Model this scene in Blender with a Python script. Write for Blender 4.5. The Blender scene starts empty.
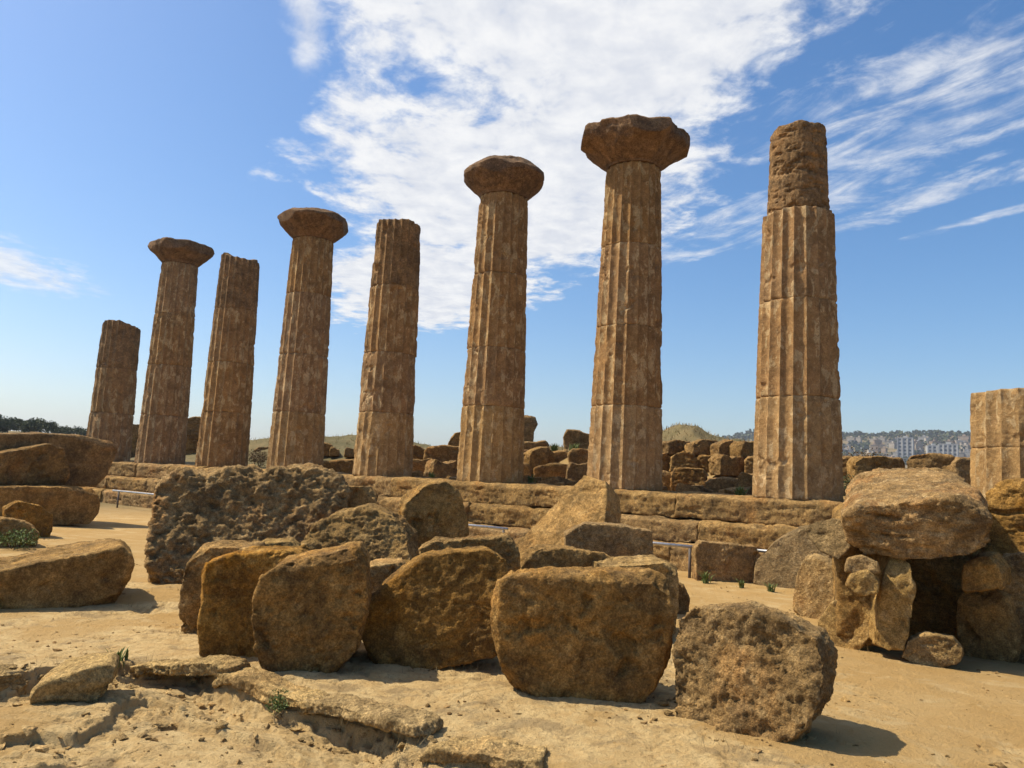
import bpy, bmesh, math, random
import numpy as np
from mathutils import Vector, Matrix

random.seed(7)
SC = bpy.context.scene
COL = SC.collection
RAD = math.radians

# ------------------------------------------------------------------ camera
PITCH, ROLL, FPX = 0.11894, 0.04775, 768.0
EYE = np.array([0.0, 0.0, 2.0])
_cp, _sp = math.cos(PITCH), math.sin(PITCH)
_c, _s = math.cos(ROLL), math.sin(ROLL)
CF = np.array([0.0, _cp, _sp])
_U0 = np.array([0.0, -_sp, _cp]); _R0 = np.array([1.0, 0, 0])
CR = _c * _R0 + _s * _U0
CU = -_s * _R0 + _c * _U0
cam_data = bpy.data.cameras.new("camera")
cam = bpy.data.objects.new("camera", cam_data)
COL.objects.link(cam)
M = Matrix(((CR[0], CU[0], -CF[0], EYE[0]), (CR[1], CU[1], -CF[1], EYE[1]), (CR[2], CU[2], -CF[2], EYE[2]), (0, 0, 0, 1)))
cam.matrix_world = M
cam_data.sensor_fit = 'HORIZONTAL'
cam_data.sensor_width = 36.0
cam_data.lens = 36.0 * FPX / 1024.0
cam_data.clip_start = 0.05
cam_data.clip_end = 20000
SC.camera = cam

# ------------------------------------------------------------------ sun, sky, exposure
SUN_AZ, SUN_EL = RAD(79), RAD(54)         # azimuth measured to the left of straight ahead
SUN = Vector((-math.sin(SUN_AZ) * math.cos(SUN_EL), math.cos(SUN_AZ) * math.cos(SUN_EL), math.sin(SUN_EL)))
sd = bpy.data.lights.new("sun", 'SUN')
sd.energy = 5.0
sd.angle = RAD(0.5)
sd.color = (1.0, 0.90, 0.72)
so = bpy.data.objects.new("sun", sd); COL.objects.link(so)
so.rotation_euler = SUN.to_track_quat('Z', 'Y').to_euler()
so.location = (-30, 10, 40)
SC.view_settings.view_transform = 'Standard'
SC.view_settings.look = 'None'
SC.view_settings.exposure = 0.45
SC.view_settings.gamma = 1.0
SC.view_settings.use_curve_mapping = False
SKY_STRENGTH = 0.12

W = bpy.data.worlds.new("World"); SC.world = W
W.use_nodes = True


class NT:
    """small helper to write node trees"""
    def __init__(s, tree):
        s.t = tree; s.t.nodes.clear()

    def n(s, typ, **kw):
        nd = s.t.nodes.new(typ)
        for k, v in kw.items():
            if k.startswith('i_'):
                key = k[2:]
                key = int(key) if key.isdigit() else key
                nd.inputs[key].default_value = v
            else:
                setattr(nd, k, v)
        return nd

    def l(s, a, b):
        s.t.links.new(a, b)

    def put(s, sock, v):
        if isinstance(v, bpy.types.NodeSocket): s.l(v, sock)
        else: sock.default_value = v

    def math(s, op, a, b=None, c=None, clamp=False):
        nd = s.t.nodes.new('ShaderNodeMath'); nd.operation = op; nd.use_clamp = clamp
        s.put(nd.inputs[0], a)
        if b is not None: s.put(nd.inputs[1], b)
        if c is not None: s.put(nd.inputs[2], c)
        return nd.outputs[0]

    def smooth(s, v, lo, hi, a=0.0, b=1.0):
        nd = s.t.nodes.new('ShaderNodeMapRange'); nd.interpolation_type = 'SMOOTHSTEP'
        s.put(nd.inputs[0], v)
        for i, q in enumerate((lo, hi, a, b)): nd.inputs[1 + i].default_value = q
        return nd.outputs[0]

    def noise(s, vec, scale, detail=6, rough=0.55, dist=0.0):
        nd = s.t.nodes.new('ShaderNodeTexNoise'); nd.noise_dimensions = '3D'
        s.put(nd.inputs['Vector'], vec)
        nd.inputs['Scale'].default_value = scale; nd.inputs['Detail'].default_value = detail
        nd.inputs['Roughness'].default_value = rough; nd.inputs['Distortion'].default_value = dist
        return nd.outputs[0]

    def vmul(s, vec, xyz):
        nd = s.t.nodes.new('ShaderNodeVectorMath'); nd.operation = 'MULTIPLY'
        s.put(nd.inputs[0], vec); nd.inputs[1].default_value = xyz
        return nd.outputs[0]

    def mix(s, f, a, b, mode='MIX'):
        nd = s.t.nodes.new('ShaderNodeMix'); nd.data_type = 'RGBA'; nd.blend_type = mode
        s.put(nd.inputs[0], f)
        for k, v in ((6, a), (7, b)):
            if isinstance(v, tuple) and len(v) == 3: v = (*v, 1)
            s.put(nd.inputs[k], v)
        return nd.outputs[2]


# world: Nishita sky with a sheet of high cloud, laid out on a horizontal cloud plane
w = NT(W.node_tree)
out = w.n('ShaderNodeOutputWorld')
sky = w.n('ShaderNodeTexSky', sky_type='NISHITA', sun_disc=False)
sky.sun_elevation = SUN_EL
sky.sun_rotation = -SUN_AZ
sky.altitude = 100
sky.air_density = 1.0; sky.dust_density = 1.6; sky.ozone_density = 2.8
tc = w.n('ShaderNodeTexCoord')
sep = w.n('ShaderNodeSeparateXYZ'); w.l(tc.outputs['Generated'], sep.inputs[0])
zz = w.math('MAXIMUM', sep.outputs[2], 0.03)
u = w.math('DIVIDE', sep.outputs[0], zz)
v = w.math('DIVIDE', sep.outputs[1], zz)
# streak axes: a runs along the streaks, b across them
CA, CB = 0.50, -0.866
a = w.math('ADD', w.math('MULTIPLY', u, CA), w.math('MULTIPLY', v, CB))
b = w.math('SUBTRACT', w.math('MULTIPLY', u, -CB), w.math('MULTIPLY', v, -CA))
comb = w.n('ShaderNodeCombineXYZ'); w.l(a, comb.inputs[0]); w.l(b, comb.inputs[1])
P = comb.outputs[0]
combuv = w.n('ShaderNodeCombineXYZ'); w.l(u, combuv.inputs[0]); w.l(v, combuv.inputs[1])
PUV = combuv.outputs[0]


def cloud_bank(cu, cv, ru, rv, ang):
    """soft elliptical bank on the cloud plane: 1 at its middle, 0 at its rim, negative outside"""
    ca, sa = math.cos(ang), math.sin(ang)
    du = w.math('SUBTRACT', u, cu); dv = w.math('SUBTRACT', v, cv)
    p = w.math('DIVIDE', w.math('ADD', w.math('MULTIPLY', du, ca), w.math('MULTIPLY', dv, sa)), ru)
    q = w.math('DIVIDE', w.math('SUBTRACT', w.math('MULTIPLY', dv, ca), w.math('MULTIPLY', du, sa)), rv)
    r = w.math('SQRT', w.math('ADD', w.math('MULTIPLY', p, p), w.math('MULTIPLY', q, q)))
    return w.math('SUBTRACT', 1.0, r)


def mx(*vals):
    o = vals[0]
    for q in vals[1:]: o = w.math('MAXIMUM', o, q)
    return o


n_big = w.noise(w.vmul(P, (0.9, 2.2, 1)), 1.3, 7, 0.58, 0.3)
n_puff = w.noise(w.vmul(PUV, (1.0, 0.8, 1)), 7.0, 6, 0.62, 0.2)
n_str = w.noise(w.vmul(P, (1.1, 2.6, 1)), 1.9, 9, 0.66, 1.1)
main = mx(cloud_bank(0.10, 1.15, 0.66, 1.3, RAD(0)), cloud_bank(-0.04, 2.75, 0.76, 1.2, RAD(10)), cloud_bank(-0.46, 4.1, 0.66, 1.5, RAD(20)))
main = w.math('MINIMUM', main, 0.55)
dm = w.math('ADD', w.math('MULTIPLY', main, 1.1), w.math('ADD', w.math('MULTIPLY', w.math('SUBTRACT', n_big, 0.5), 1.3), w.math('MULTIPLY', w.math('SUBTRACT', n_puff, 0.5), 1.25)))
dm = w.smooth(dm, 0.0, 0.42)
wisps = mx(cloud_bank(-0.50, 1.62, 0.07, 0.30, RAD(14)), cloud_bank(-2.85, 4.05, 0.55, 0.95, RAD(8)))
dw = w.math('ADD', w.math('MULTIPLY', wisps, 0.8), w.math('ADD', w.math('MULTIPLY', w.math('SUBTRACT', n_puff, 0.5), 1.0), w.math('MULTIPLY', w.math('SUBTRACT', n_str, 0.5), 0.8)))
dw = w.smooth(dw, 0.05, 0.7, 0.0, 0.85)
right = mx(cloud_bank(1.05, 1.9, 0.42, 0.75, RAD(28)), cloud_bank(0.85, 2.85, 0.26, 1.1, RAD(28)), cloud_bank(1.42, 2.45, 0.13, 0.75, RAD(27)), cloud_bank(1.75, 2.5, 0.06, 0.5, RAD(27)))
right = w.math('MINIMUM', right, 0.5)
dr = w.math('ADD', w.math('MULTIPLY', right, 0.85), w.math('ADD', w.math('MULTIPLY', w.math('SUBTRACT', n_str, 0.5), 1.9), w.math('MULTIPLY', w.math('SUBTRACT', n_puff, 0.5), 1.0)))
dr = w.smooth(dr, 0.10, 0.85, 0.0, 0.8)
dens = mx(dm, dw, dr)
above = w.smooth(sep.outputs[2], 0.10, 0.20)
dens = w.math('MULTIPLY', dens, above)
dens = w.math('MULTIPLY', dens, 0.97)
shade = w.smooth(n_puff, 0.3, 0.7)
ccol = w.mix(shade, (0.74, 0.77, 0.84), (0.98, 0.98, 0.98))
hsv = w.n('ShaderNodeHueSaturation'); hsv.inputs['Saturation'].default_value = 1.28; w.l(sky.outputs[0], hsv.inputs['Color'])
bg1 = w.n('ShaderNodeBackground'); w.l(hsv.outputs[0], bg1.inputs[0]); bg1.inputs[1].default_value = SKY_STRENGTH
bg2 = w.n('ShaderNodeBackground'); w.l(ccol, bg2.inputs[0]); bg2.inputs[1].default_value = 0.72
ms = w.n('ShaderNodeMixShader'); w.l(dens, ms.inputs[0]); w.l(bg1.outputs[0], ms.inputs[1]); w.l(bg2.outputs[0], ms.inputs[2])
w.l(ms.outputs[0], out.inputs[0])

# ------------------------------------------------------------------ numpy noise
_rng = np.random.RandomState(3)
_perm = np.concatenate([_rng.permutation(256)] * 3)
_g = _rng.normal(size=(256, 3)); _g /= np.linalg.norm(_g, axis=1)[:, None]
_g = _g.astype(np.float32); _perm = _perm.astype(np.int32)
_gx, _gy, _gzz = _g[:, 0].copy(), _g[:, 1].copy(), _g[:, 2].copy()


def perlin(p):
    p = np.asarray(p, dtype=np.float64)
    i = np.floor(p).astype(np.int32); f = (p - i).astype(np.float32)
    i &= 255
    t = f * f * f * (f * (f * 6 - 15) + 10)
    res = 0
    f0, f1, f2 = f[:, 0].copy(), f[:, 1].copy(), f[:, 2].copy()
    t0, t1, t2 = t[:, 0].copy(), t[:, 1].copy(), t[:, 2].copy()
    i0, i1, i2 = i[:, 0].copy(), i[:, 1].copy(), i[:, 2].copy()
    for dx in (0, 1):
        wx = t0 if dx else 1 - t0
        hx = _perm[i0 + dx]
        for dy in (0, 1):
            wy = wx * (t1 if dy else 1 - t1)
            hy = _perm[hx + ((i1 + dy) & 255)]
            for dz in (0, 1):
                h = _perm[hy + ((i2 + dz) & 255)]
                res = res + wy * (t2 if dz else 1 - t2) * (_gx[h] * (f0 - dx) + _gy[h] * (f1 - dy) + _gzz[h] * (f2 - dz))
    return res * 1.6


def fbm(p, octaves=4, gain=0.5, ridged=False):
    p = np.asarray(p, dtype=np.float64); amp = 1.0; tot = 0; s = 0
    for k in range(octaves):
        q = perlin(p * (2.03 ** k) + 17.3 * k)
        if ridged: q = 1 - 2 * np.abs(q)
        tot = tot + amp * q; s += amp; amp *= gain
    return tot / s


def sstep(x, a, b):
    t = np.clip((x - a) / (b - a), 0, 1)
    return t * t * (3 - 2 * t)


# ------------------------------------------------------------------ the lie of the land
C1 = np.array([-19.667, 37.977])                  # first column's axis
TL = np.array([0.81461, -0.58001])                # along the row, left to right
NL = np.array([-0.58001, -0.81461])               # from the row towards the camera
SPACING = 4.6917
STYL = 1.78


def ray(x, y):
    d = CF + (x - 512) / FPX * CR - (y - 384) / FPX * CU
    return d / np.linalg.norm(d)


def flat_hit(x, y, z):
    d = ray(x, y); k = (z - EYE[2]) / d[2]
    return EYE[:2] + d[:2] * k


LEDGE = np.array([flat_hit(*p, 0.3) for p in [(-400, 672), (-60, 676), (10, 674), (40, 668), (75, 664), (112, 660), (150, 662), (205, 663), (228, 676), (262, 690), (300, 700), (345, 706),
                                             (380, 715), (412, 727), (404, 738), (432, 748), (475, 753), (530, 760), (620, 778), (760, 800), (1000, 850)]])
LEDGE2 = np.array([flat_hit(*p, 0.12) for p in [(-300, 762), (0, 756), (40, 752), (72, 754), (104, 740), (112, 722), (145, 712), (172, 716), (182, 736), (240, 750), (330, 775), (420, 820)]])


def side_dist(x, y, line):
    best = np.full(x.shape, 1e9); sg = np.ones(x.shape)
    for (ax, ay), (bx, by) in zip(line[:-1], line[1:]):
        dx, dy = bx - ax, by - ay
        t = np.clip(((x - ax) * dx + (y - ay) * dy) / (dx * dx + dy * dy), 0, 1)
        qx, qy = x - ax - t * dx, y - ay - t * dy
        d = np.hypot(qx, qy)
        m = d < best
        best = np.where(m, d, best)
        sg = np.where(m, np.sign(dx * (y - ay) - dy * (x - ax)), sg)
    return best * sg          # positive on the far (upper) side


def ground_z(x, y, detail=True):
    x = np.atleast_1d(np.asarray(x, float)); y = np.atleast_1d(np.asarray(y, float))
    o = (x - C1[0]) * NL[0] + (y - C1[1]) * NL[1]
    dist = np.hypot(x, y); az = np.degrees(np.arctan2(x, y))
    z = 0.30 * sstep(o, 6, 13.5)
    z0 = np.zeros_like(x)
    p3 = np.stack([x, y, z0], 1)
    # temple platform interior and the rough ground behind it
    z = z + (1.70 - z) * sstep(-o, -0.35, 0.1) * sstep(dist, 5, 8)
    sa = (x - C1[0]) * TL[0] + (y - C1[1]) * TL[1]
    z = z + (0.65 + 0.75 * sstep(sa, 18, 24)) * sstep(-o, 4.0, 7.2) * (1 - sstep(sa, 31.5, 34)) * (1 - sstep(-o, 16, 30)) * (1 + 0.35 * fbm(p3 * 0.6 + 4, 3))
    back = sstep(-o, 6, 12)
    z = z + back * (0.25 * fbm(p3 * 0.35, 3))
    # grassy mound seen between the right-hand columns, low bank further left
    z = z + 1.55 * np.exp(-(((x - 8.6) / 2.7) ** 2 + ((y - 36.5) / 5.0) ** 2))
    z = z + 1.0 * np.exp(-(((x - 2.0) / 4.0) ** 2 + ((y - 38.0) / 5.0) ** 2))
    z = z + 1.45 * np.exp(-(((x + 9.0) / 9.5) ** 2 + ((y - 45.0) / 6.0) ** 2))
    # valley, left-hand rise, and the far hill with the town
    z = z - 26 * sstep(dist, 90, 420) * sstep(az, -30, -12) - 6 * sstep(dist, 300, 500) * (1 - sstep(az, -30, -12))
    z = z + 4.5 * sstep(dist, 90, 190) * (1 - sstep(az, -30, -21)) * (1 - 0.6 * sstep(dist, 230, 500))
    hill = sstep(dist, 620, 1500) * (1 - sstep(dist, 1650, 3000)) * sstep(az, 2, 20)
    big = fbm(p3 * 0.0045 + 3.1, 3)
    z = z + hill * (126 + 14 * big) * (1 - 0.06 * sstep(az, 26, 40))
    # foreground bedrock
    near = (1 - sstep(dist, 9, 16))
    if near.max() > 0:
        k = np.where(near > 0)[0]
        xs, ys = x[k], y[k]; pk = p3[k]
        wv = 0.10 * fbm(pk * 2.1 + 5.0, 4, 0.55)
        d1 = side_dist(xs, ys, LEDGE) + wv
        d2 = side_dist(xs, ys, LEDGE2) + wv * 0.8
        amp = 0.20 + 0.06 * perlin(pk * 1.3 + 2)
        drop = 0
        for wgt, offs, fq, am in ((0.38, 0.0, 3.0, 0.030), (0.26, 0.045, 4.5, 0.075), (0.22, 0.085, 6.0, 0.11), (0.14, 0.16, 3.0, 0.20)):
            dA = d1 + offs + am * fbm(pk * fq + 21 + 40 * offs, 3, 0.55)
            drop = drop + wgt * (1 - sstep(dA, -0.014, 0.006))
        z[k] -= near[k] * amp * drop * (1 - 0.75 * sstep(-d1, 0.12, 0.8))
        z[k] -= near[k] * 0.07 * (1 - sstep(d2, -0.016, 0.008)) * (1 - 0.7 * sstep(-d2, 0.1, 0.7))
    if detail:
        fa = 1 - sstep(dist, 12, 30)
        k = np.where(fa > 0)[0]
        pk = p3[k]
        rockm = rock_mask(x[k], y[k])
        t = fbm(pk * 1.5 + 9.0, 4) * 2.2
        terr = np.floor(t) + sstep(t - np.floor(t), 0.92, 1.0)
        flk = sstep(fbm(pk * 0.9 + 71, 3), -0.25, 0.25)
        xs0, ys0 = x[k], y[k]
        shelf = 1 - 0.45 * sstep(side_dist(xs0, ys0, LEDGE), 0.0, 0.12) * (1 - sstep(side_dist(xs0, ys0, LEDGE), 1.2, 2.2)) if len(k) else 1
        rockm = rockm * shelf
        dd = 0.024 * terr * rockm * flk
        t2 = fbm(pk * np.array([2.6, 4.2, 1]) + 4.0, 5, 0.6) * 3.4
        dd += 0.020 * (np.floor(t2) + sstep(t2 - np.floor(t2), 0.90, 1.0)) * rockm * flk
        dd += 0.030 * fbm(pk * 0.9, 3)
        dd += 0.010 * (1 - rockm) * fbm(pk * 4.5 + 8, 4, 0.6) + 0.012 * (1 - rockm) * sstep(fbm(pk * 2.4 + 33, 5, 0.6), 0.18, 0.3)
        dd += (0.005 + 0.020 * rockm) * fbm(pk * 8, 5, 0.65) - 0.018 * rockm * sstep(fbm(pk * 12 + 3, 4, 0.6), 0.15, 0.45)
        wp = pk * 1.25 + (0.22 * fbm(pk * 3 + 5, 4, 0.6))[:, None]
        crack = 1 - sstep(np.abs(perlin(wp + 13)), 0.0, 0.035)
        dd -= 0.035 * crack * rockm * sstep(fbm(pk * 0.7 + 90, 2), -0.15, 0.2)
        z[k] += dd * fa[k]
    return z


def rock_mask(x, y):
    """1 on bare bedrock, 0 on trodden sand"""
    p3 = np.stack([x, y, np.zeros_like(x)], 1)
    n = fbm(p3 * 0.8 + 31, 4)
    az = np.degrees(np.arctan2(x, y)); dist = np.hypot(x, y)
    m = 0.62 - 0.46 * sstep(az, 13, 24) * sstep(dist, 4.9, 5.8) - 0.45 * sstep(dist, 8.5, 11.5)
    return sstep(n * 0.75 + m, 0.22, 0.62)


def gz(x, y):
    return float(ground_z(x, y, False)[0])


def ground_hit(px, py, far=4000):
    d = ray(px, py)
    ks = 1.03 ** np.arange(0, 282)
    for _ in range(3):
        p = EYE + d * ks[:, None]
        below = np.where(p[:, 2] < ground_z(p[:, 0], p[:, 1], False))[0]
        if len(below) == 0 or below[0] == 0: return None
        lo, hi = ks[below[0] - 1], ks[below[0]]
        ks = np.linspace(lo, hi, 40)
        ks[0] -= 1e-6; ks[-1] += 1e-6
    p = EYE + d * hi
    return np.array([p[0], p[1], gz(p[0], p[1])])


# ------------------------------------------------------------------ materials
def new_mat(name):
    m = bpy.data.materials.new(name); m.use_nodes = True
    t = NT(m.node_tree)
    o = t.n('ShaderNodeOutputMaterial'); p = t.n('ShaderNodeBsdfPrincipled')
    t.l(p.outputs[0], o.inputs[0])
    p.inputs['Roughness'].default_value = 0.93
    p.inputs['Specular IOR Level'].default_value = 0.15
    return m, t, p


def stone_mat(name, base, pale, dark, dark_amt=0.5, pale_amt=0.5, pit=0.5, bump=0.5, streak=False, orange=(0.36, 0.17, 0.06), orange_amt=0.4, jitter=0.12, soft=False):
    m, t, p = new_mat(name)
    tc = t.n('ShaderNodeTexCoord'); oi = t.n('ShaderNodeObjectInfo')
    off = t.n('ShaderNodeVectorMath', operation='ADD')
    t.l(tc.outputs['Object'], off.inputs[0])
    sc = t.n('ShaderNodeVectorMath', operation='SCALE'); sc.inputs[0].default_value = (31.0, 17.0, 53.0)
    t.l(oi.outputs['Random'], sc.inputs['Scale'])
    t.l(sc.outputs[0], off.inputs[1])
    V = off.outputs[0]
    n1 = t.noise(V, 1.3, 6, 0.6, 0.4)
    n2 = t.noise(V, 4.5, 8, 0.65, 0.3)
    n3 = t.noise(V, 19, 6, 0.7)
    n4 = t.noise(V, 70, 4, 0.7)
    c = t.mix(t.smooth(n1, 0.35, 0.65), base, tuple(q * 0.80 for q in base))
    c = t.mix(t.math('MULTIPLY', t.smooth(t.noise(V, 0.9, 4, 0.6, 0.6), 0.5, 0.68), orange_amt), c, orange)
    c = t.mix(t.math('MULTIPLY', t.smooth(n2, 0.5, 0.72), pale_amt), c, pale)
    if streak:
        vs = t.vmul(V, (3.2, 3.2, 0.22))
        ns = t.noise(vs, 1.6, 6, 0.6, 0.2)
        c = t.mix(t.math('MULTIPLY', t.smooth(ns, 0.5, 0.68), dark_amt), c, dark)
        # remains of pale stucco
        ps = t.noise(t.vmul(V, (1.6, 1.6, 0.8)), 2.6, 7, 0.62, 0.5)
        c = t.mix(t.math('MULTIPLY', t.smooth(ps, 0.54, 0.58), 0.75), c, (0.55, 0.42, 0.24))
    dk = t.math('MULTIPLY', t.smooth(t.noise(V, 2.6, 9, 0.68, 0.5), 0.50, 0.62), dark_amt)
    c = t.mix(dk, c, dark)
    c = t.mix(t.math('MULTIPLY', t.smooth(t.noise(V, 9, 6, 0.7, 0.4), 0.52, 0.66), 0.45), c, pale)
    # lichen-dark specks and pits
    c = t.mix(t.math('MULTIPLY', t.smooth(n3, 0.54, 0.72), pit), c, tuple(q * 0.5 for q in dark))
    c = t.mix(t.math('MULTIPLY', t.smooth(n4, 0.45, 0.8), 0.35), c, pale)
    c = t.mix(t.math('MULTIPLY', t.smooth(n4, 0.55, 0.25), 0.30), c, tuple(q * 0.6 for q in base))
    mid = t.math('MULTIPLY', t.smooth(t.noise(V, 7.5, 9, 0.72, 0.3), 0.36, 0.64, 0.80, 1.16), t.smooth(t.noise(V, 1.9, 5, 0.6, 0.8), 0.40, 0.62, 1.15, 0.78))
    grain = t.math('MULTIPLY', t.smooth(t.noise(V, 62, 3, 0.7), 0.34, 0.66, 0.68, 1.30), t.smooth(t.noise(V, 20, 4, 0.6), 0.36, 0.64, 0.80, 1.18))
    fac = t.math('MULTIPLY', mid, grain)
    if soft: fac = t.math('MULTIPLY_ADD', fac, 0.55, 0.45)
    gc = t.n('ShaderNodeCombineXYZ')
    for k in range(3): t.l(fac, gc.inputs[k])
    c = t.mix(1.0, c, gc.outputs[0], 'MULTIPLY')
    hs = t.n('ShaderNodeHueSaturation'); t.l(c, hs.inputs['Color']); hs.inputs['Hue'].default_value = 0.4955
    t.l(t.math('MULTIPLY_ADD', oi.outputs['Random'], 2 * jitter, 0.96 - jitter), hs.inputs['Value'])
    t.l(t.math('MULTIPLY_ADD', t.math('FRACT', t.math('MULTIPLY', oi.outputs['Random'], 7.31)), -0.10, 1.16), hs.inputs['Saturation'])
    t.l(hs.outputs[0], p.inputs['Base Color'])
    vor = t.n('ShaderNodeTexVoronoi'); vor.inputs['Scale'].default_value = 26; t.l(V, vor.inputs['Vector'])
    hgt = t.math('ADD', t.math('MULTIPLY', n3, 0.9), t.math('MULTIPLY', n4, 0.45))
    hgt = t.math('ADD', hgt, t.math('MULTIPLY', t.smooth(vor.outputs['Distance'], 0.05, 0.35), 0.35 * pit))
    hgt = t.math('ADD', hgt, t.math('MULTIPLY', t.noise(V, 180, 3, 0.7), 0.2))
    bp = t.n('ShaderNodeBump'); bp.inputs['Strength'].default_value = bump; bp.inputs['Distance'].default_value = 0.05
    t.l(hgt, bp.inputs['Height']); t.l(bp.outputs[0], p.inputs['Normal'])
    return m


M_HEWN = stone_mat("ochre_sandstone", (0.345, 0.218, 0.086), (0.47, 0.33, 0.15), (0.118, 0.080, 0.040), 0.45, 0.45, 0.4, 0.8, orange=(0.35, 0.185, 0.058))
M_ORANGE = stone_mat("rusty_sandstone", (0.315, 0.190, 0.070), (0.45, 0.30, 0.125), (0.095, 0.062, 0.031), 0.55, 0.40, 0.4, 0.8, orange=(0.35, 0.172, 0.046), orange_amt=0.6)
M_COARSE = stone_mat("shelly_limestone", (0.345, 0.232, 0.106), (0.49, 0.36, 0.185), (0.135, 0.095, 0.053), 0.48, 0.55, 0.5, 1.0, orange_amt=0.35)
M_GREY = stone_mat("lichened_limestone", (0.33, 0.236, 0.118), (0.55, 0.42, 0.23), (0.105, 0.080, 0.050), 0.58, 0.65, 0.6, 1.0, orange_amt=0.35)
M_PALE = stone_mat("pale_yellow_limestone", (0.41, 0.28, 0.122), (0.53, 0.395, 0.205), (0.18, 0.125, 0.065), 0.4, 0.45, 0.35, 0.8, orange_amt=0.45)
M_LEDGE = stone_mat("ledge_bedrock", (0.50, 0.36, 0.17), (0.60, 0.45, 0.225), (0.22, 0.16, 0.085), 0.4, 0.5, 0.5, 0.9, orange_amt=0.25)
M_CAPSTONE = stone_mat("layered_capstone", (0.37, 0.245, 0.112), (0.56, 0.42, 0.225), (0.12, 0.085, 0.05), 0.5, 0.65, 0.55, 1.0, orange_amt=0.45)
M_STEP = stone_mat("step_limestone", (0.355, 0.235, 0.105), (0.49, 0.355, 0.175), (0.125, 0.088, 0.05), 0.5, 0.5, 0.45, 1.0, orange_amt=0.4)
M_RUIN = stone_mat("ruin_wall_stone", (0.31, 0.202, 0.090), (0.45, 0.32, 0.16), (0.105, 0.074, 0.042), 0.58, 0.4, 0.5, 1.0, orange_amt=0.4)
M_DRUM = stone_mat("column_sandstone", (0.36, 0.226, 0.110), (0.48, 0.34, 0.178), (0.155, 0.098, 0.055), 0.42, 0.45, 0.3, 0.8, streak=True, orange=(0.35, 0.20, 0.082), orange_amt=0.3, jitter=0.06, soft=True)
M_DRUMLOW = stone_mat("pale_worn_drum_stone", (0.41, 0.27, 0.128), (0.54, 0.395, 0.205), (0.19, 0.12, 0.062), 0.32, 0.6, 0.3, 0.8, streak=True, orange=(0.38, 0.21, 0.08), orange_amt=0.3, jitter=0.05, soft=True)
M_CAP = stone_mat("capital_stone", (0.205, 0.132, 0.076), (0.31, 0.21, 0.12), (0.085, 0.062, 0.043), 0.6, 0.4, 0.5, 0.9, orange=(0.24, 0.135, 0.06), orange_amt=0.3, jitter=0.05)
M_DRUMTOP = stone_mat("weathered_drum_stone", (0.27, 0.175, 0.090), (0.38, 0.27, 0.15), (0.115, 0.082, 0.052), 0.55, 0.45, 0.45, 0.8, orange=(0.30, 0.165, 0.07), orange_amt=0.35, jitter=0.05)


def ground_mat():
    m, t, p = new_mat("bedrock_and_sand")
    tc = t.n('ShaderNodeTexCoord'); V = tc.outputs['Object']
    at = t.n('ShaderNodeAttribute', attribute_name='bedrock'); rk = at.outputs['Fac']
    av = t.n('ShaderNodeAttribute', attribute_name='scrub'); vg = av.outputs['Fac']
    n1 = t.noise(V, 1.1, 7, 0.6, 0.4); n2 = t.noise(V, 6, 8, 0.65, 0.2); n3 = t.noise(V, 35, 6, 0.7); n4 = t.noise(V, 130, 3, 0.7)
    sand = t.mix(t.smooth(n1, 0.35, 0.65), (0.42, 0.262, 0.095), (0.46, 0.305, 0.126))
    sand = t.mix(t.math('MULTIPLY', t.smooth(n3, 0.5, 0.75), 0.4), sand, (0.23, 0.145, 0.06))
    rock = t.mix(t.smooth(n2, 0.35, 0.65), (0.58, 0.42, 0.20), (0.48, 0.32, 0.135))
    rock = t.mix(t.math('MULTIPLY', t.smooth(t.noise(V, 3.0, 9, 0.68, 0.6), 0.51, 0.62), 0.65), rock, (0.25, 0.178, 0.09))
    rock = t.mix(t.math('MULTIPLY', t.smooth(n3, 0.52, 0.68), 0.5), rock, (0.22, 0.16, 0.08))
    f = t.math('ADD', rk, t.math('MULTIPLY', t.math('SUBTRACT', n2, 0.5), 1.4))
    sand = t.mix(t.math('MULTIPLY', t.smooth(t.noise(V, 2.2, 8, 0.66, 0.5), 0.53, 0.64), 0.65), sand, (0.50, 0.365, 0.18))
    sand = t.mix(t.math('MULTIPLY', t.smooth(t.noise(V, 0.7, 6, 0.62, 0.5), 0.52, 0.66), 0.5), sand, (0.40, 0.245, 0.082))
    c = t.mix(t.smooth(f, 0.3, 0.6), sand, rock)
    c = t.mix(t.math('MULTIPLY', t.smooth(n4, 0.58, 0.75), 0.45), c, (0.22, 0.15, 0.08))
    c = t.mix(t.math('MULTIPLY', t.smooth(n4, 0.42, 0.28), 0.4), c, (0.55, 0.43, 0.24))
    scr = t.mix(t.smooth(t.noise(V, 0.12, 6, 0.6), 0.4, 0.6), (0.115, 0.098, 0.044), (0.20, 0.148, 0.070))
    scr = t.mix(t.math('MULTIPLY', t.smooth(t.noise(V, 1.6, 6, 0.7), 0.45, 0.65), 0.5), scr, (0.19, 0.14, 0.066))
    c = t.mix(vg, c, scr)
    t.l(c, p.inputs['Base Color'])
    h = t.math('ADD', t.math('MULTIPLY', n3, 1.0), t.math('MULTIPLY', n4, 0.5))
    h = t.math('ADD', h, t.math('MULTIPLY', n2, 1.2))
    bp = t.n('ShaderNodeBump'); bp.inputs['Strength'].default_value = 0.9; bp.inputs['Distance'].default_value = 0.035
    t.l(h, bp.inputs['Height']); t.l(bp.outputs[0], p.inputs['Normal'])
    return m


def leaf_mat(name, c1, c2, sc=3.0):
    m, t, p = new_mat(name)
    tc = t.n('ShaderNodeTexCoord')
    n = t.noise(tc.outputs['Object'], sc, 5, 0.7)
    t.l(t.mix(t.smooth(n, 0.35, 0.65), c1, c2), p.inputs['Base Color'])
    p.inputs['Roughness'].default_value = 0.7
    return m


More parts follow.
